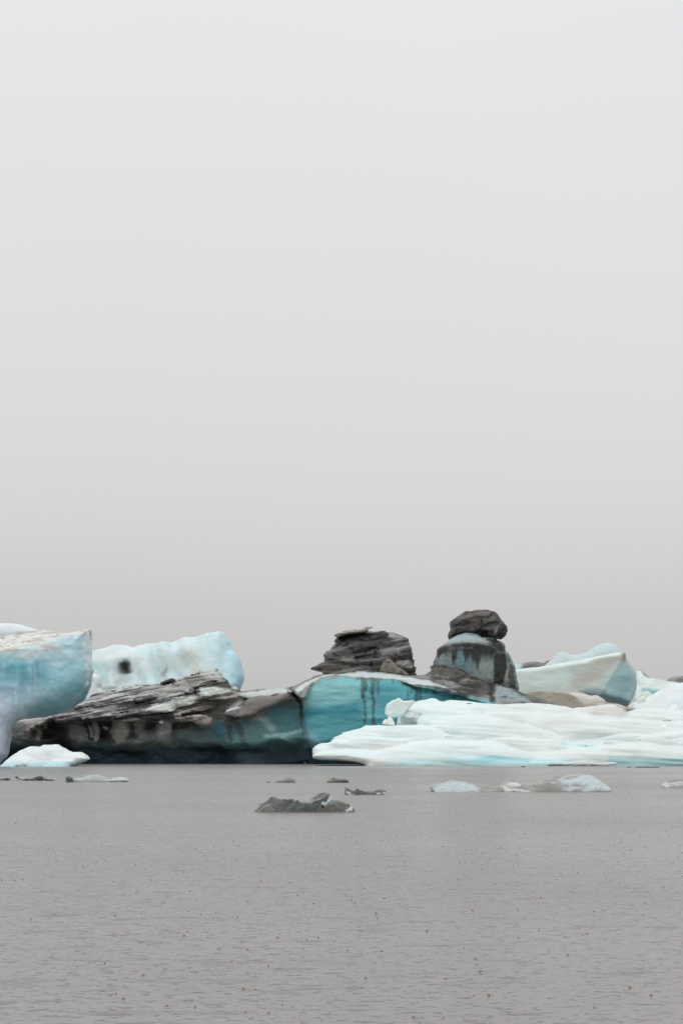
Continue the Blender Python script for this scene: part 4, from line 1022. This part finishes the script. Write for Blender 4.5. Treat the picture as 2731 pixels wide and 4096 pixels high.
WHITE = C(229, 238, 237, .95)
block('ice_block', 'largest angular white ice block perched on the low white iceberg', 'ice block',
      [(606, 180), (610, 145), (616, 110), (655, 85), (690, 70), (710, 60), (728, 72), (746, 86), (800, 83), (830, 84), (832, 98), (815, 125), (790, 155), (760, 185), (735, 205), (680, 221), (640, 212), (612, 195)], 'e1', 222.6, WHITE, M_SNOW,
      R=0.3, T=4.0, xtilt=0.25, amp=0.05, facets=0.22, fsize=1.5, seed=120,
      paint=lambda p: (p.stroke([(825, 92), (800, 140), (770, 175)], 'e1', 221.5, 0, C(200, 198, 186, .75), .12, .8, .15, .1, .5), p.poly([(620, 200), (680, 180), (760, 170), (720, 220), (640, 215)], 'e1', 221.5, 0, C(200, 232, 236, .8), .6, .3)))
block('ice_block', 'small white wedge of ice leaning right of the largest perched block', 'ice block',
      [(752, 192), (775, 175), (800, 154), (815, 168), (828, 185), (846, 212), (800, 222), (760, 212)], 'e1', 223.4, WHITE, M_SNOW, R=0.15, T=3.0, facets=0.1, seed=121)
block('ice_block', 'tiny rounded white ice lump lowest left of the perched blocks', 'ice block',
      [(582, 268), (590, 242), (612, 228), (626, 232), (634, 275)], 'e1', 221.2, WHITE, M_SNOW, R=0.3, T=1.8, seed=122)
block('ice_block', 'upright pale ice stub just below the largest perched block', 'ice block',
      [(624, 275), (626, 225), (636, 208), (650, 213), (668, 228), (684, 262), (684, 280)], 'e1', 220.9, C(226, 226, 222, .8), M_SNOW, R=0.3, T=2.2, seed=123)

# ------------------------------------------------------------------ bergs behind, at the right
def bergs_right():
    # F tilted slab
    Y = 285.0
    def ex(x, z):
        a = w2([(1040, 262)], Y, .35, 'c5')[0]
        b = w2([(850, 585)], Y, .35, 'c5')[0]
        xl = a[0] + (z - a[1]) * (b[0] - a[0]) / (b[1] - a[1])
        c0 = w2([(640, 592)], Y, .35, 'c5')[0]
        c1 = w2([(1110, 725)], Y, .35, 'c5')[0]
        zl = c0[1] + (x - c0[0]) * (c1[1] - c0[1]) / (c1[0] - c0[0]) + 0.9 * sstep(c0[0], c1[0], x)
        return np.clip(x - xl, 0, None) * 0.75 + np.clip(zl - z, 0, 3) * 1.1 * sstep(c0[0] - 1, c0[0] + 2, x)
    ls = [L([(-60, 430), (60, 405), (100, 394), (200, 382), (380, 355), (490, 338), (570, 328), (600, 318), (720, 296), (850, 272), (960, 254), (1020, 247), (1042, 252), (1052, 285), (1080, 315), (1115, 345), (1145, 385), (1168, 430), (1183, 490), (1187, 545), (1175, 600),
             (1155, 650), (1130, 700), (1112, 740), (1100, 800), (1090, 1320), (-60, 1320)], 'c5', Y=Y, slope=0.35, R=0.8, T=22, extra=ex, warp=0.12)]
    V, Q = build_solid(ls, 0.17, lambda P: 0.14 * fbm(P, (3, 3, 1.6), 133, 4), seed=130)
    p = Paint(V, C(178, 188, 182, .8), 130, 0.5)
    A = lambda pts, col, a=.8, soft=.7, nz=.4: p.poly(pts, 'c5', Y, .35, col, a, soft, nz, 1.5)
    A([(60, 420), (300, 390), (560, 350), (560, 480), (300, 560), (60, 590)], C(190, 206, 202, .8), .6, 1.0)
    p.noise(C(184, 185, 179, .8), (4, 4, 1.2), 0.0, 0.7, .6)
    A([(540, 560), (600, 470), (720, 400), (900, 330), (1000, 280), (1030, 300), (900, 400), (700, 540)], C(154, 150, 142, .75), .6, .8)
    A([(620, 350), (760, 325), (900, 300), (1040, 275), (1040, 320), (850, 340), (680, 370)], C(150, 142, 126, .7), .6, .5)
    A([(850, 570), (900, 470), (1040, 330), (1100, 350), (1180, 480), (1180, 600), (1110, 720), (960, 660)], C(144, 174, 178, .58), .9, .8, .6)
    A([(960, 600), (980, 500), (1080, 450), (1120, 560), (1060, 640)], C(120, 152, 160, .62), .6, .9, .6)
    A([(640, 595), (780, 585), (850, 585), (960, 640), (1110, 670), (1130, 720), (1080, 760), (900, 700)], C(84, 108, 114, .5), .85, .5)  # shade on the undercut belly painted into the colour
    p.stroke([(70, 402), (380, 362), (600, 326), (850, 280), (1030, 255)], 'c5', Y, .35, C(226, 238, 236, .85), .22, .85, .3, .1)
    p.stroke([(1045, 265), (1050, 310)], 'c5', Y, .35, C(110, 104, 96, .65), .2, .7, .5, .2)
    o = link('tilted_iceberg', V, Q, M_SNOW, None, p.c)
    tag(o, 'tilted pale slab iceberg with grey blue end behind the low white iceberg', 'iceberg')
    # G
    Y = 335.0
    block('far_blue_iceberg', 'faint pale blue double humped iceberg rising behind the tilted slab', 'iceberg',
          [(330, 420), (350, 350), (390, 318), (430, 280), (455, 248), (490, 235), (520, 248), (550, 264), (590, 268), (640, 256), (700, 250), (735, 232), (770, 198), (830, 170), (900, 158), (955, 172), (995, 205), (1030, 250), (1060, 320), (1080, 1260), (330, 1260)], 'c5', Y,
          C(190, 206, 207, .88), M_SNOW, R=2.0, T=14, h=0.22, slope=0.3, amp=0.15, ns=2.5, shade=C(182, 202, 206, .85), seed=140)
    block('far_dark_iceberg', 'low dark rocky ice hump far behind, right of the balanced boulder', 'iceberg',
          [(20, 380), (75, 352), (110, 345), (150, 340), (165, 332), (240, 324), (290, 338), (330, 345), (342, 322), (372, 318), (385, 340), (400, 400), (410, 1250), (0, 1250)], 'c5', 345.0, C(118, 116, 114, .65), M_DIRT, R=0.8, T=10, h=0.22, slope=0.2, amp=0.12, ns=1.2, seed=141,
          shade=C(90, 86, 82, .65), paint=lambda p: p.poly([(0, 340), (140, 335), (150, 420), (0, 420)], 'c5', 345, 0, C(178, 202, 200, .7), .95, .5))
    # I
    block('far_right_iceberg', 'white ridge iceberg with teal underside behind the right end', 'iceberg',
          [(1130, 400), (1165, 394), (1190, 402), (1230, 440), (1270, 470), (1350, 490), (1450, 508), (1530, 520), (1650, 545), (1800, 560), (1850, 1250), (1130, 1250)], 'c5', 305.0, C(206, 216, 212, .8), M_SNOW, R=0.9, T=12, h=0.2, slope=0.8, amp=0.2, ns=1.6, seed=142, shade=C(186, 194, 186, .8),
          paint=lambda p: (p.poly([(1190, 560), (1290, 575), (1420, 585), (1420, 640), (1190, 640)], 'c5', 305, .8, C(96, 150, 156, .7), .9, .5, .3), p.stroke([(1200, 410), (1235, 445), (1270, 470)], 'c5', 305, .8, C(96, 104, 100, .75), .25, .9, .3, .2), p.poly([(1160, 395), (1195, 410), (1220, 460), (1170, 470)], 'c5', 305, .8, C(226, 240, 242, .8), .8, .3)))
    block('grey_ice_hump', 'grey dirty ice hump on the skyline at the frame edge', 'iceberg',
          [(1425, 560), (1432, 495), (1455, 474), (1500, 462), (1568, 454), (1700, 446), (1850, 470), (1850, 1250), (1425, 1250)], 'c5', 325.0, C(132, 132, 130, .7), M_DIRT, R=0.8, T=8, h=0.2, slope=0.3, amp=0.15, ns=1.2, seed=143, shade=C(104, 102, 98, .7))
    # J
    Y = 250.0
    block('curved_white_iceberg', 'smooth white curving ice ridge rising out of frame', 'iceberg',
          [(1090, 1230), (1100, 800), (1112, 730), (1130, 702), (1180, 682), (1250, 658), (1310, 620), (1370, 585), (1450, 552), (1568, 514), (1750, 470), (2000, 450), (2000, 1260)], 'c5', Y, C(226, 238, 240, .85), M_SNOW, R=1.6, T=14, h=0.15, slope=0.8, amp=0.15, ns=2.0, seed=144,
          more=[([(1300, 1200), (1310, 780), (1340, 730), (1390, 670), (1440, 630), (1490, 613), (1568, 618), (1750, 640), (2000, 650), (2000, 1200)], dict(Y=Y - 1.2, R=1.0))],
          paint=lambda p: (p.stroke([(1180, 740), (1290, 690), (1390, 640), (1470, 600), (1568, 600)], 'c5', Y, .8, C(206, 203, 194, .8), .3, .45, .6, .2), p.poly([(1380, 760), (1420, 660), (1568, 640), (1568, 740)], 'c5', Y, .8, C(206, 222, 225, .8), .5, .8)))
    block('ice_block', 'white rounded ice lump resting below the curved white ridge', 'ice block',
          [(1430, 762), (1445, 738), (1475, 718), (1502, 708), (1528, 728), (1544, 768), (1544, 800), (1430, 800)], 'c5', 234.0, C(236, 240, 232, .8), M_SNOW, R=0.6, T=2.5, seed=145)
    block('ice_block', 'greenish grey rounded ice lump wedged left of the curved ridge', 'ice block',
          [(1180, 650), (1195, 620), (1222, 595), (1248, 589), (1270, 605), (1288, 628), (1290, 700), (1180, 700)], 'c5', 262.0, C(196, 200, 188, .75), M_SNOW, R=0.7, T=3, h=0.1, seed=146)
    block('ice_block', 'small bright white ice chip beside the greenish lump', 'ice block',
          [(1150, 690), (1165, 662), (1195, 642), (1218, 640), (1238, 658), (1230, 720), (1150, 720)], 'c5', 257.0, WHITE, M_SNOW, R=0.4, T=2, h=0.08, seed=147)
    # K
    block('brown_ice_slab', 'brown silty ice slab lying between dark iceberg and tilted slab', 'ice slab',
          [(100, 615), (200, 598), (300, 590), (400, 596), (500, 607), (560, 620), (610, 642), (650, 672), (685, 722), (690, 1250), (100, 1250)], 'c5', 256.0, C(150, 142, 130, .72), M_DIRT, R=0.7, T=7, h=0.13, slope=0.4, amp=0.08, ns=1.5, seed=148, shade=C(168, 160, 146, .72),
          paint=lambda p: p.stroke([(200, 600), (300, 594), (500, 610), (600, 645)], 'c5', 256, .4, C(120, 108, 92, .7), .2, .6, .5, .2))
    block('beige_ice_slab', 'pale beige knobbly ice slab at the foot of the tilted slab', 'ice slab',
          [(500, 640), (520, 605), (560, 598), (610, 600), (680, 612), (740, 638), (775, 626), (800, 628), (830, 645), (865, 675), (880, 720), (890, 1250), (500, 1250)], 'c5', 262.0, C(200, 199, 193, .9), M_SNOW, R=0.8, T=7, h=0.13, slope=0.6, amp=0.12, ns=1.2, seed=149, shade=C(176, 173, 165, .9))
    block('grey_ice_slab', 'thin grey ashy ice slab with dark tip before the tilted slab', 'ice slab',
          [(660, 720), (700, 695), (800, 680), (880, 680), (960, 700), (1040, 718), (1100, 735), (1140, 752), (1120, 800), (1130, 1250), (640, 1250)], 'c5', 246.0, C(182, 174, 160, .75), M_DIRT, R=0.6, T=6, h=0.12, slope=0.7, amp=0.1, ns=1.0, seed=150, shade=C(150, 142, 128, .75),
          paint=lambda p: (p.poly([(1040, 720), (1140, 750), (1120, 790), (1060, 770)], 'c5', 246, .7, C(96, 88, 78, .7), .9, .25), p.stroke([(680, 695), (760, 682), (860, 684), (960, 705)], 'c5', 246, .7, C(120, 110, 92, .7), .08, .7, .2, .15, .5)))
bergs_right()

# ------------------------------------------------------------------ brash ice on the water
GREY, DGREY, PALE = C(122, 126, 122, .62), C(78, 80, 78, .62), C(196, 210, 214, .75)
def spots(lst, fr, Y, col, w=0.03, soft=0.03):  # white marks painted for frosty facets and glints
    def f(p):
        for pts in lst:
            p.stroke(pts, fr, Y, 0, col, w, .95, soft, soft * .5, .1)
    return f
def big_floe():
    Y = 54.2
    fr = 'c7'
    sp = spots([[(768, 320), (790, 322), (775, 328)], [(965, 375), (985, 350), (990, 370)], [(800, 300), (830, 280)]], fr, Y, C(232, 240, 240, .8), .025, .03)
    def paint(p):
        P = lambda pts, c, a=.9, w=.022: p.poly(pts, fr, Y + .3, .6, c, a, w, .03, .12)  # lobe contrast put into the colour: lighter tops, darker sides
        p.noise(C(84, 90, 86, .62), (.5, .4, .15), .1, .7, .5)
        P([(225, 388), (300, 318), (362, 264), (430, 285), (440, 330), (380, 400)], C(136, 138, 132, .65))
        P([(380, 395), (440, 300), (456, 281), (520, 279), (548, 296), (500, 350), (430, 395)], C(118, 120, 116, .65))
        P([(435, 290), (456, 280), (522, 277), (545, 292), (500, 300)], C(72, 78, 74, .6))
        P([(600, 305), (690, 272), (757, 228), (822, 240), (770, 270), (660, 312)], C(158, 160, 154, .7))
        P([(400, 395), (500, 350), (558, 290), (600, 308), (640, 330), (560, 395)], C(100, 108, 104, .62))
        P([(550, 395), (640, 330), (740, 290), (800, 262), (780, 320), (740, 392)], C(74, 84, 80, .6))
        P([(740, 388), (750, 345), (830, 330), (905, 388)], C(104, 100, 90, .6))
        P([(780, 320), (828, 262), (850, 300), (835, 325)], C(170, 186, 188, .7))
        P([(850, 295), (940, 311), (1005, 340), (1010, 382), (910, 380)], C(124, 124, 116, .65))
        for pts in ([(225, 386), (300, 318), (362, 263), (400, 282)], [(430, 392), (500, 350), (558, 290), (600, 310), (665, 312), (770, 270), (825, 238)], [(600, 304), (690, 270), (757, 228)], [(828, 262), (870, 330), (905, 380)], [(255, 385), (345, 334), (400, 380)]):
            p.stroke(pts, fr, Y + .2, .6, C(190, 194, 188, .7), .004, .7, .016)  # lit crest lines painted on as thin pale strokes
        p.c *= 0.5
        sp(p)
    block('brash_floe', 'largest clear grey brash ice floe with scalloped crests nearest the viewer', 'ice floe',
          [(222, 388), (258, 352), (300, 315), (335, 285), (352, 272), (364, 261), (374, 276), (400, 282), (440, 290), (470, 310), (480, 360), (440, 420), (230, 420)], fr, Y + .25, GREY, M_CLEAR, R=0.1, T=1.0, h=0.0125, slope=0.9, amp=0.012, ns=0.2, warp=0.008, zmin=-0.15, seed=160, facets=0.075, fsize=0.26, smooth=1,
          more=[([(380, 400), (410, 350), (435, 300), (455, 281), (480, 288), (520, 277), (548, 300), (570, 340), (560, 420), (380, 420)], dict(Y=Y + .15, R=.05, T=.9)),
                ([(250, 420), (255, 385), (300, 345), (345, 332), (372, 340), (395, 375), (410, 420)], dict(Y=Y - .05, R=.06, T=.6)),
                ([(400, 420), (430, 392), (500, 350), (535, 312), (558, 289), (580, 302), (620, 313), (665, 312), (720, 292), (770, 268), (800, 252), (826, 237), (815, 268), (790, 305), (765, 345), (745, 420)], dict(Y=Y, R=.03, T=.75, slope=1.1)),
                ([(600, 360), (640, 320), (665, 305), (690, 272), (715, 250), (735, 232), (758, 227), (785, 238), (812, 243), (822, 250), (800, 320), (700, 400)], dict(Y=Y + .5, R=.06, T=.7)),
                ([(730, 420), (750, 370), (790, 310), (825, 262), (848, 295), (880, 340), (905, 380), (905, 420)], dict(Y=Y + .02, R=.04, T=.8, slope=1.1)),
                ([(840, 310), (855, 293), (900, 301), (940, 311), (975, 324), (1000, 338), (1014, 362), (1012, 385), (990, 420), (850, 420)], dict(Y=Y + .12, R=.15, T=.8))],
          paint=paint)
big_floe()
block('brash_floe', 'dark glassy brash floe just behind the largest one', 'ice floe',
      [(937, 232), (938, 205), (947, 194), (957, 193), (968, 203), (990, 219), (1012, 221), (1026, 205), (1036, 195), (1055, 209), (1090, 220), (1130, 229), (1165, 221), (1200, 216), (1240, 209), (1255, 218), (1268, 240), (1274, 252), (1260, 275), (950, 275)], 'c7', 75.5, DGREY, M_CLEAR,
      R=0.2, T=1.0, h=0.018, slope=0.5, amp=0.03, ns=.3, warp=.015, zmin=-.12, seed=161, facets=.06, fsize=.35, shade=C(120, 118, 112, .62),
      paint=spots([[(945, 232), (965, 238)], [(960, 252), (1000, 254)], [(1190, 246), (1205, 250)], [(1245, 240), (1260, 246)]], 'c7', 75.5, C(228, 232, 230, .8), .03, .04))
block('brash_floe', 'small grey brash floe left of centre with a crumb beside it', 'ice floe',
      [(372, 154), (395, 142), (415, 134), (440, 134), (460, 127), (485, 118), (505, 119), (530, 125), (550, 136), (549, 157), (540, 170), (380, 170)], 'c7', 103.5, C(112, 118, 114, .62), M_CLEAR, R=0.25, T=1.2, h=0.025, slope=0.6, amp=0.04, ns=.4, warp=.02, zmin=-.12, seed=162, facets=.08, fsize=.45, shade=C(150, 154, 150, .65))
block('ice_crumb', 'tiny dark ice crumb left of the small grey floe', 'ice crumb',
      [(327, 154), (340, 148), (356, 154), (356, 162), (327, 162)], 'c7', 103.5, DGREY, M_CLEAR, R=0.06, T=.3, h=0.015, amp=.01, ns=.2, warp=.01, zmin=-.08, seed=163)
block('brash_floe', 'small dark brash floe above the dark glassy one', 'ice floe',
      [(787, 155), (800, 138), (815, 127), (835, 119), (850, 118), (868, 126), (890, 132), (908, 128), (930, 121), (955, 131), (968, 140), (971, 152), (960, 170), (790, 170)], 'c7', 103.5, DGREY, M_CLEAR, R=0.22, T=1.1, h=0.025, slope=0.5, amp=0.04, ns=.4, warp=.02, zmin=-.12, seed=164, facets=.08, fsize=.45, shade=C(132, 124, 114, .62))
def long_paint(p):
    f, Y = 'c8', 82
    p.poly([(30, 230), (60, 200), (180, 188), (270, 198), (320, 225), (320, 260), (60, 260)], f, Y, .8, C(206, 222, 226, .72), .9, .12, .1, .4)
    p.poly([(730, 200), (850, 160), (960, 145), (1070, 180), (1130, 240), (980, 250), (860, 245)], f, Y, .8, C(204, 218, 222, .72), .9, .1, .12, .4)
    p.poly([(450, 230), (510, 196), (560, 198), (550, 222)], f, Y, .8, C(226, 232, 232, .75), .9, .06)
    p.stroke([(470, 236), (540, 244), (620, 245)], f, Y, 0, C(238, 240, 240, .8), .025, .95, .04)
    p.poly([(770, 215), (800, 190), (900, 200), (950, 215), (920, 228)], f, Y, .8, C(126, 128, 126, .65), .75, .1, .1, .3)
    p.stroke([(1015, 160), (1028, 163)], f, Y, .8, C(70, 72, 72, .65), .04, .8, .05)
block('long_floe', 'long low whitish ice floe in front of the low white iceberg', 'ice floe',
      [(38, 230), (48, 215), (62, 208), (100, 206), (150, 199), (182, 189), (215, 196), (260, 197), (330, 206), (380, 220), (430, 232), (465, 222), (495, 204), (520, 199), (552, 200), (600, 203), (690, 208), (730, 198), (755, 182), (800, 174), (850, 165), (880, 152), (920, 151), (960, 149), (1000, 155),
       (1040, 168), (1072, 186), (1100, 210), (1130, 239), (1120, 270), (60, 275), (45, 245)], 'c8', 80.5, C(132, 130, 124, .65), M_BRASH, R=0.3, T=3.0, h=0.026, slope=1.2, amp=0.06, ns=.6, warp=.03, zmin=-.15, seed=165, facets=.07, fsize=.5, shade=C(160, 162, 158, .65), paint=long_paint)
block('brash_floe', 'pale rounded ice floe cut by the right frame edge', 'ice floe',
      [(1444, 216), (1462, 208), (1478, 194), (1500, 185), (1540, 181), (1568, 177), (1640, 172), (1720, 180), (1760, 215), (1740, 255), (1460, 255)], 'c8', 89.0, C(176, 178, 178, .68), M_BRASH, R=0.35, T=1.6, h=0.03, slope=0.6, amp=0.04, ns=.5, warp=.02, zmin=-.12, seed=166, shade=C(196, 200, 202, .7),
      paint=lambda p: (p.stroke([(1480, 192), (1540, 182), (1600, 178)], 'c8', 89, .6, C(84, 84, 84, .65), .03, .8, .04), p.stroke([(1450, 222), (1490, 230)], 'c8', 89, .6, C(236, 240, 238, .8), .04, .9, .05)))
block('brash_floe', 'clear whitish brash floe left, in front of the small white iceberg', 'ice floe',
      [(406, 274), (410, 262), (420, 256), (450, 253), (480, 254), (520, 251), (540, 238), (565, 236), (590, 234), (620, 240), (645, 243), (670, 255), (692, 263), (720, 251), (755, 250), (785, 256), (804, 268), (796, 285), (420, 288)], 'c6', 105.5, C(160, 166, 166, .65), M_BRASH, R=0.3, T=1.6, h=0.03, slope=0.7, amp=0.05, ns=.5, warp=.025, zmin=-.12, seed=167, facets=.07, fsize=.5, shade=C(190, 200, 202, .68),
      paint=lambda p: p.poly([(700, 262), (730, 252), (790, 258), (800, 272), (740, 275)], 'c6', 105.5, .7, C(214, 224, 226, .72), .8, .1))
block('ice_crumb', 'dark stone grey ice lump at the tip of the clear whitish floe', 'ice crumb',
      [(412, 262), (413, 246), (424, 239), (436, 239), (450, 247), (458, 256), (455, 268), (414, 268)], 'c6', 105.2, C(112, 114, 114, .62), M_CLEAR, R=0.15, T=.6, h=0.025, amp=.03, ns=.3, warp=.01, zmin=-.1, seed=168)
block('dark_floe', 'dark olive ice lump with a thin tail in the left water', 'ice floe',
      [(94, 243), (105, 240), (130, 249), (160, 255), (185, 258), (210, 255), (232, 244), (252, 239), (266, 243), (276, 254), (280, 267), (275, 285), (215, 285), (160, 268), (120, 262), (100, 252)], 'c6', 110.5, C(70, 68, 60, .62), M_CLEAR, R=0.2, T=1.0, h=0.025, slope=0.2, amp=0.03, ns=.4, warp=.02, zmin=-.12, seed=169, shade=C(52, 50, 46, .62),
      paint=lambda p: p.stroke([(115, 258), (150, 264)], 'c6', 110.5, 0, C(205, 202, 192, .7), .05, .85, .06))
block('ice_crumb', 'thin dark ice sliver cut by the left frame edge', 'ice crumb',
      [(-60, 262), (-20, 256), (10, 258), (40, 252), (58, 255), (60, 264), (50, 276), (-60, 276)], 'c6', 111.0, C(96, 92, 86, .62), M_CLEAR, R=0.1, T=.8, h=0.025, amp=.02, ns=.3, warp=.02, zmin=-.1, seed=170)
block('ice_crumb', 'small dark speck of ice between the dark lump and clear floe', 'ice crumb',
      [(283, 264), (288, 254), (298, 260), (320, 262), (338, 262), (340, 272), (283, 275)], 'c6', 110.0, DGREY, M_CLEAR, R=0.06, T=.4, h=0.02, amp=.015, ns=.2, warp=.01, zmin=-.08, seed=171)
# slivers near the foot of the low white berg
block('foot_floe', 'greenish ice sliver against the foot of the low white iceberg', 'ice floe',
      [(745, 90), (752, 82), (770, 78), (790, 81), (830, 79), (855, 84), (860, 96), (745, 96)], 'c8', 208.0, C(150, 164, 156, .6), M_BRASH, R=0.2, T=1.5, h=0.06, amp=.05, ns=.6, warp=.03, zmin=-.15, seed=172)
block('foot_floe', 'low translucent grey floe against the foot of the low white iceberg', 'ice floe',
      [(840, 96), (850, 84), (890, 70), (930, 63), (970, 66), (1010, 72), (1060, 76), (1100, 80), (1130, 74), (1165, 78), (1168, 96)], 'c8', 206.5, C(190, 198, 198, .6), M_BRASH, R=0.4, T=3, h=0.07, slope=.6, amp=.08, ns=.9, warp=.05, zmin=-.15, seed=173, shade=C(204, 212, 212, .6))
block('ice_crumb', 'long dark flat ice strip floating near the right waterline', 'ice crumb',
      [(1282, 103), (1290, 98), (1340, 97), (1380, 99), (1425, 102), (1426, 112), (1282, 112)], 'c8', 190.0, C(122, 126, 118, .5), M_BRASH, R=0.08, T=1.0, h=0.05, amp=.03, ns=.5, warp=.03, zmin=-.12, seed=174)
block('ice_crumb', 'short dark ice fleck left of the long flat strip', 'ice crumb',
      [(1220, 104), (1236, 101), (1253, 104), (1253, 112), (1220, 112)], 'c8', 190.0, C(112, 112, 106, .62), M_CLEAR, R=0.08, T=.6, h=0.05, amp=.02, ns=.5, warp=.02, zmin=-.12, seed=175)
block('ice_crumb', 'short brownish ice fleck floating below the folded white berg centre', 'ice crumb',
      [(577, 101), (585, 97), (606, 97), (609, 102), (609, 110), (577, 110)], 'c8', 196.0, C(120, 112, 106, .62), M_CLEAR, R=0.08, T=.6, h=0.05, amp=.02, ns=.5, warp=.02, zmin=-.12, seed=176)
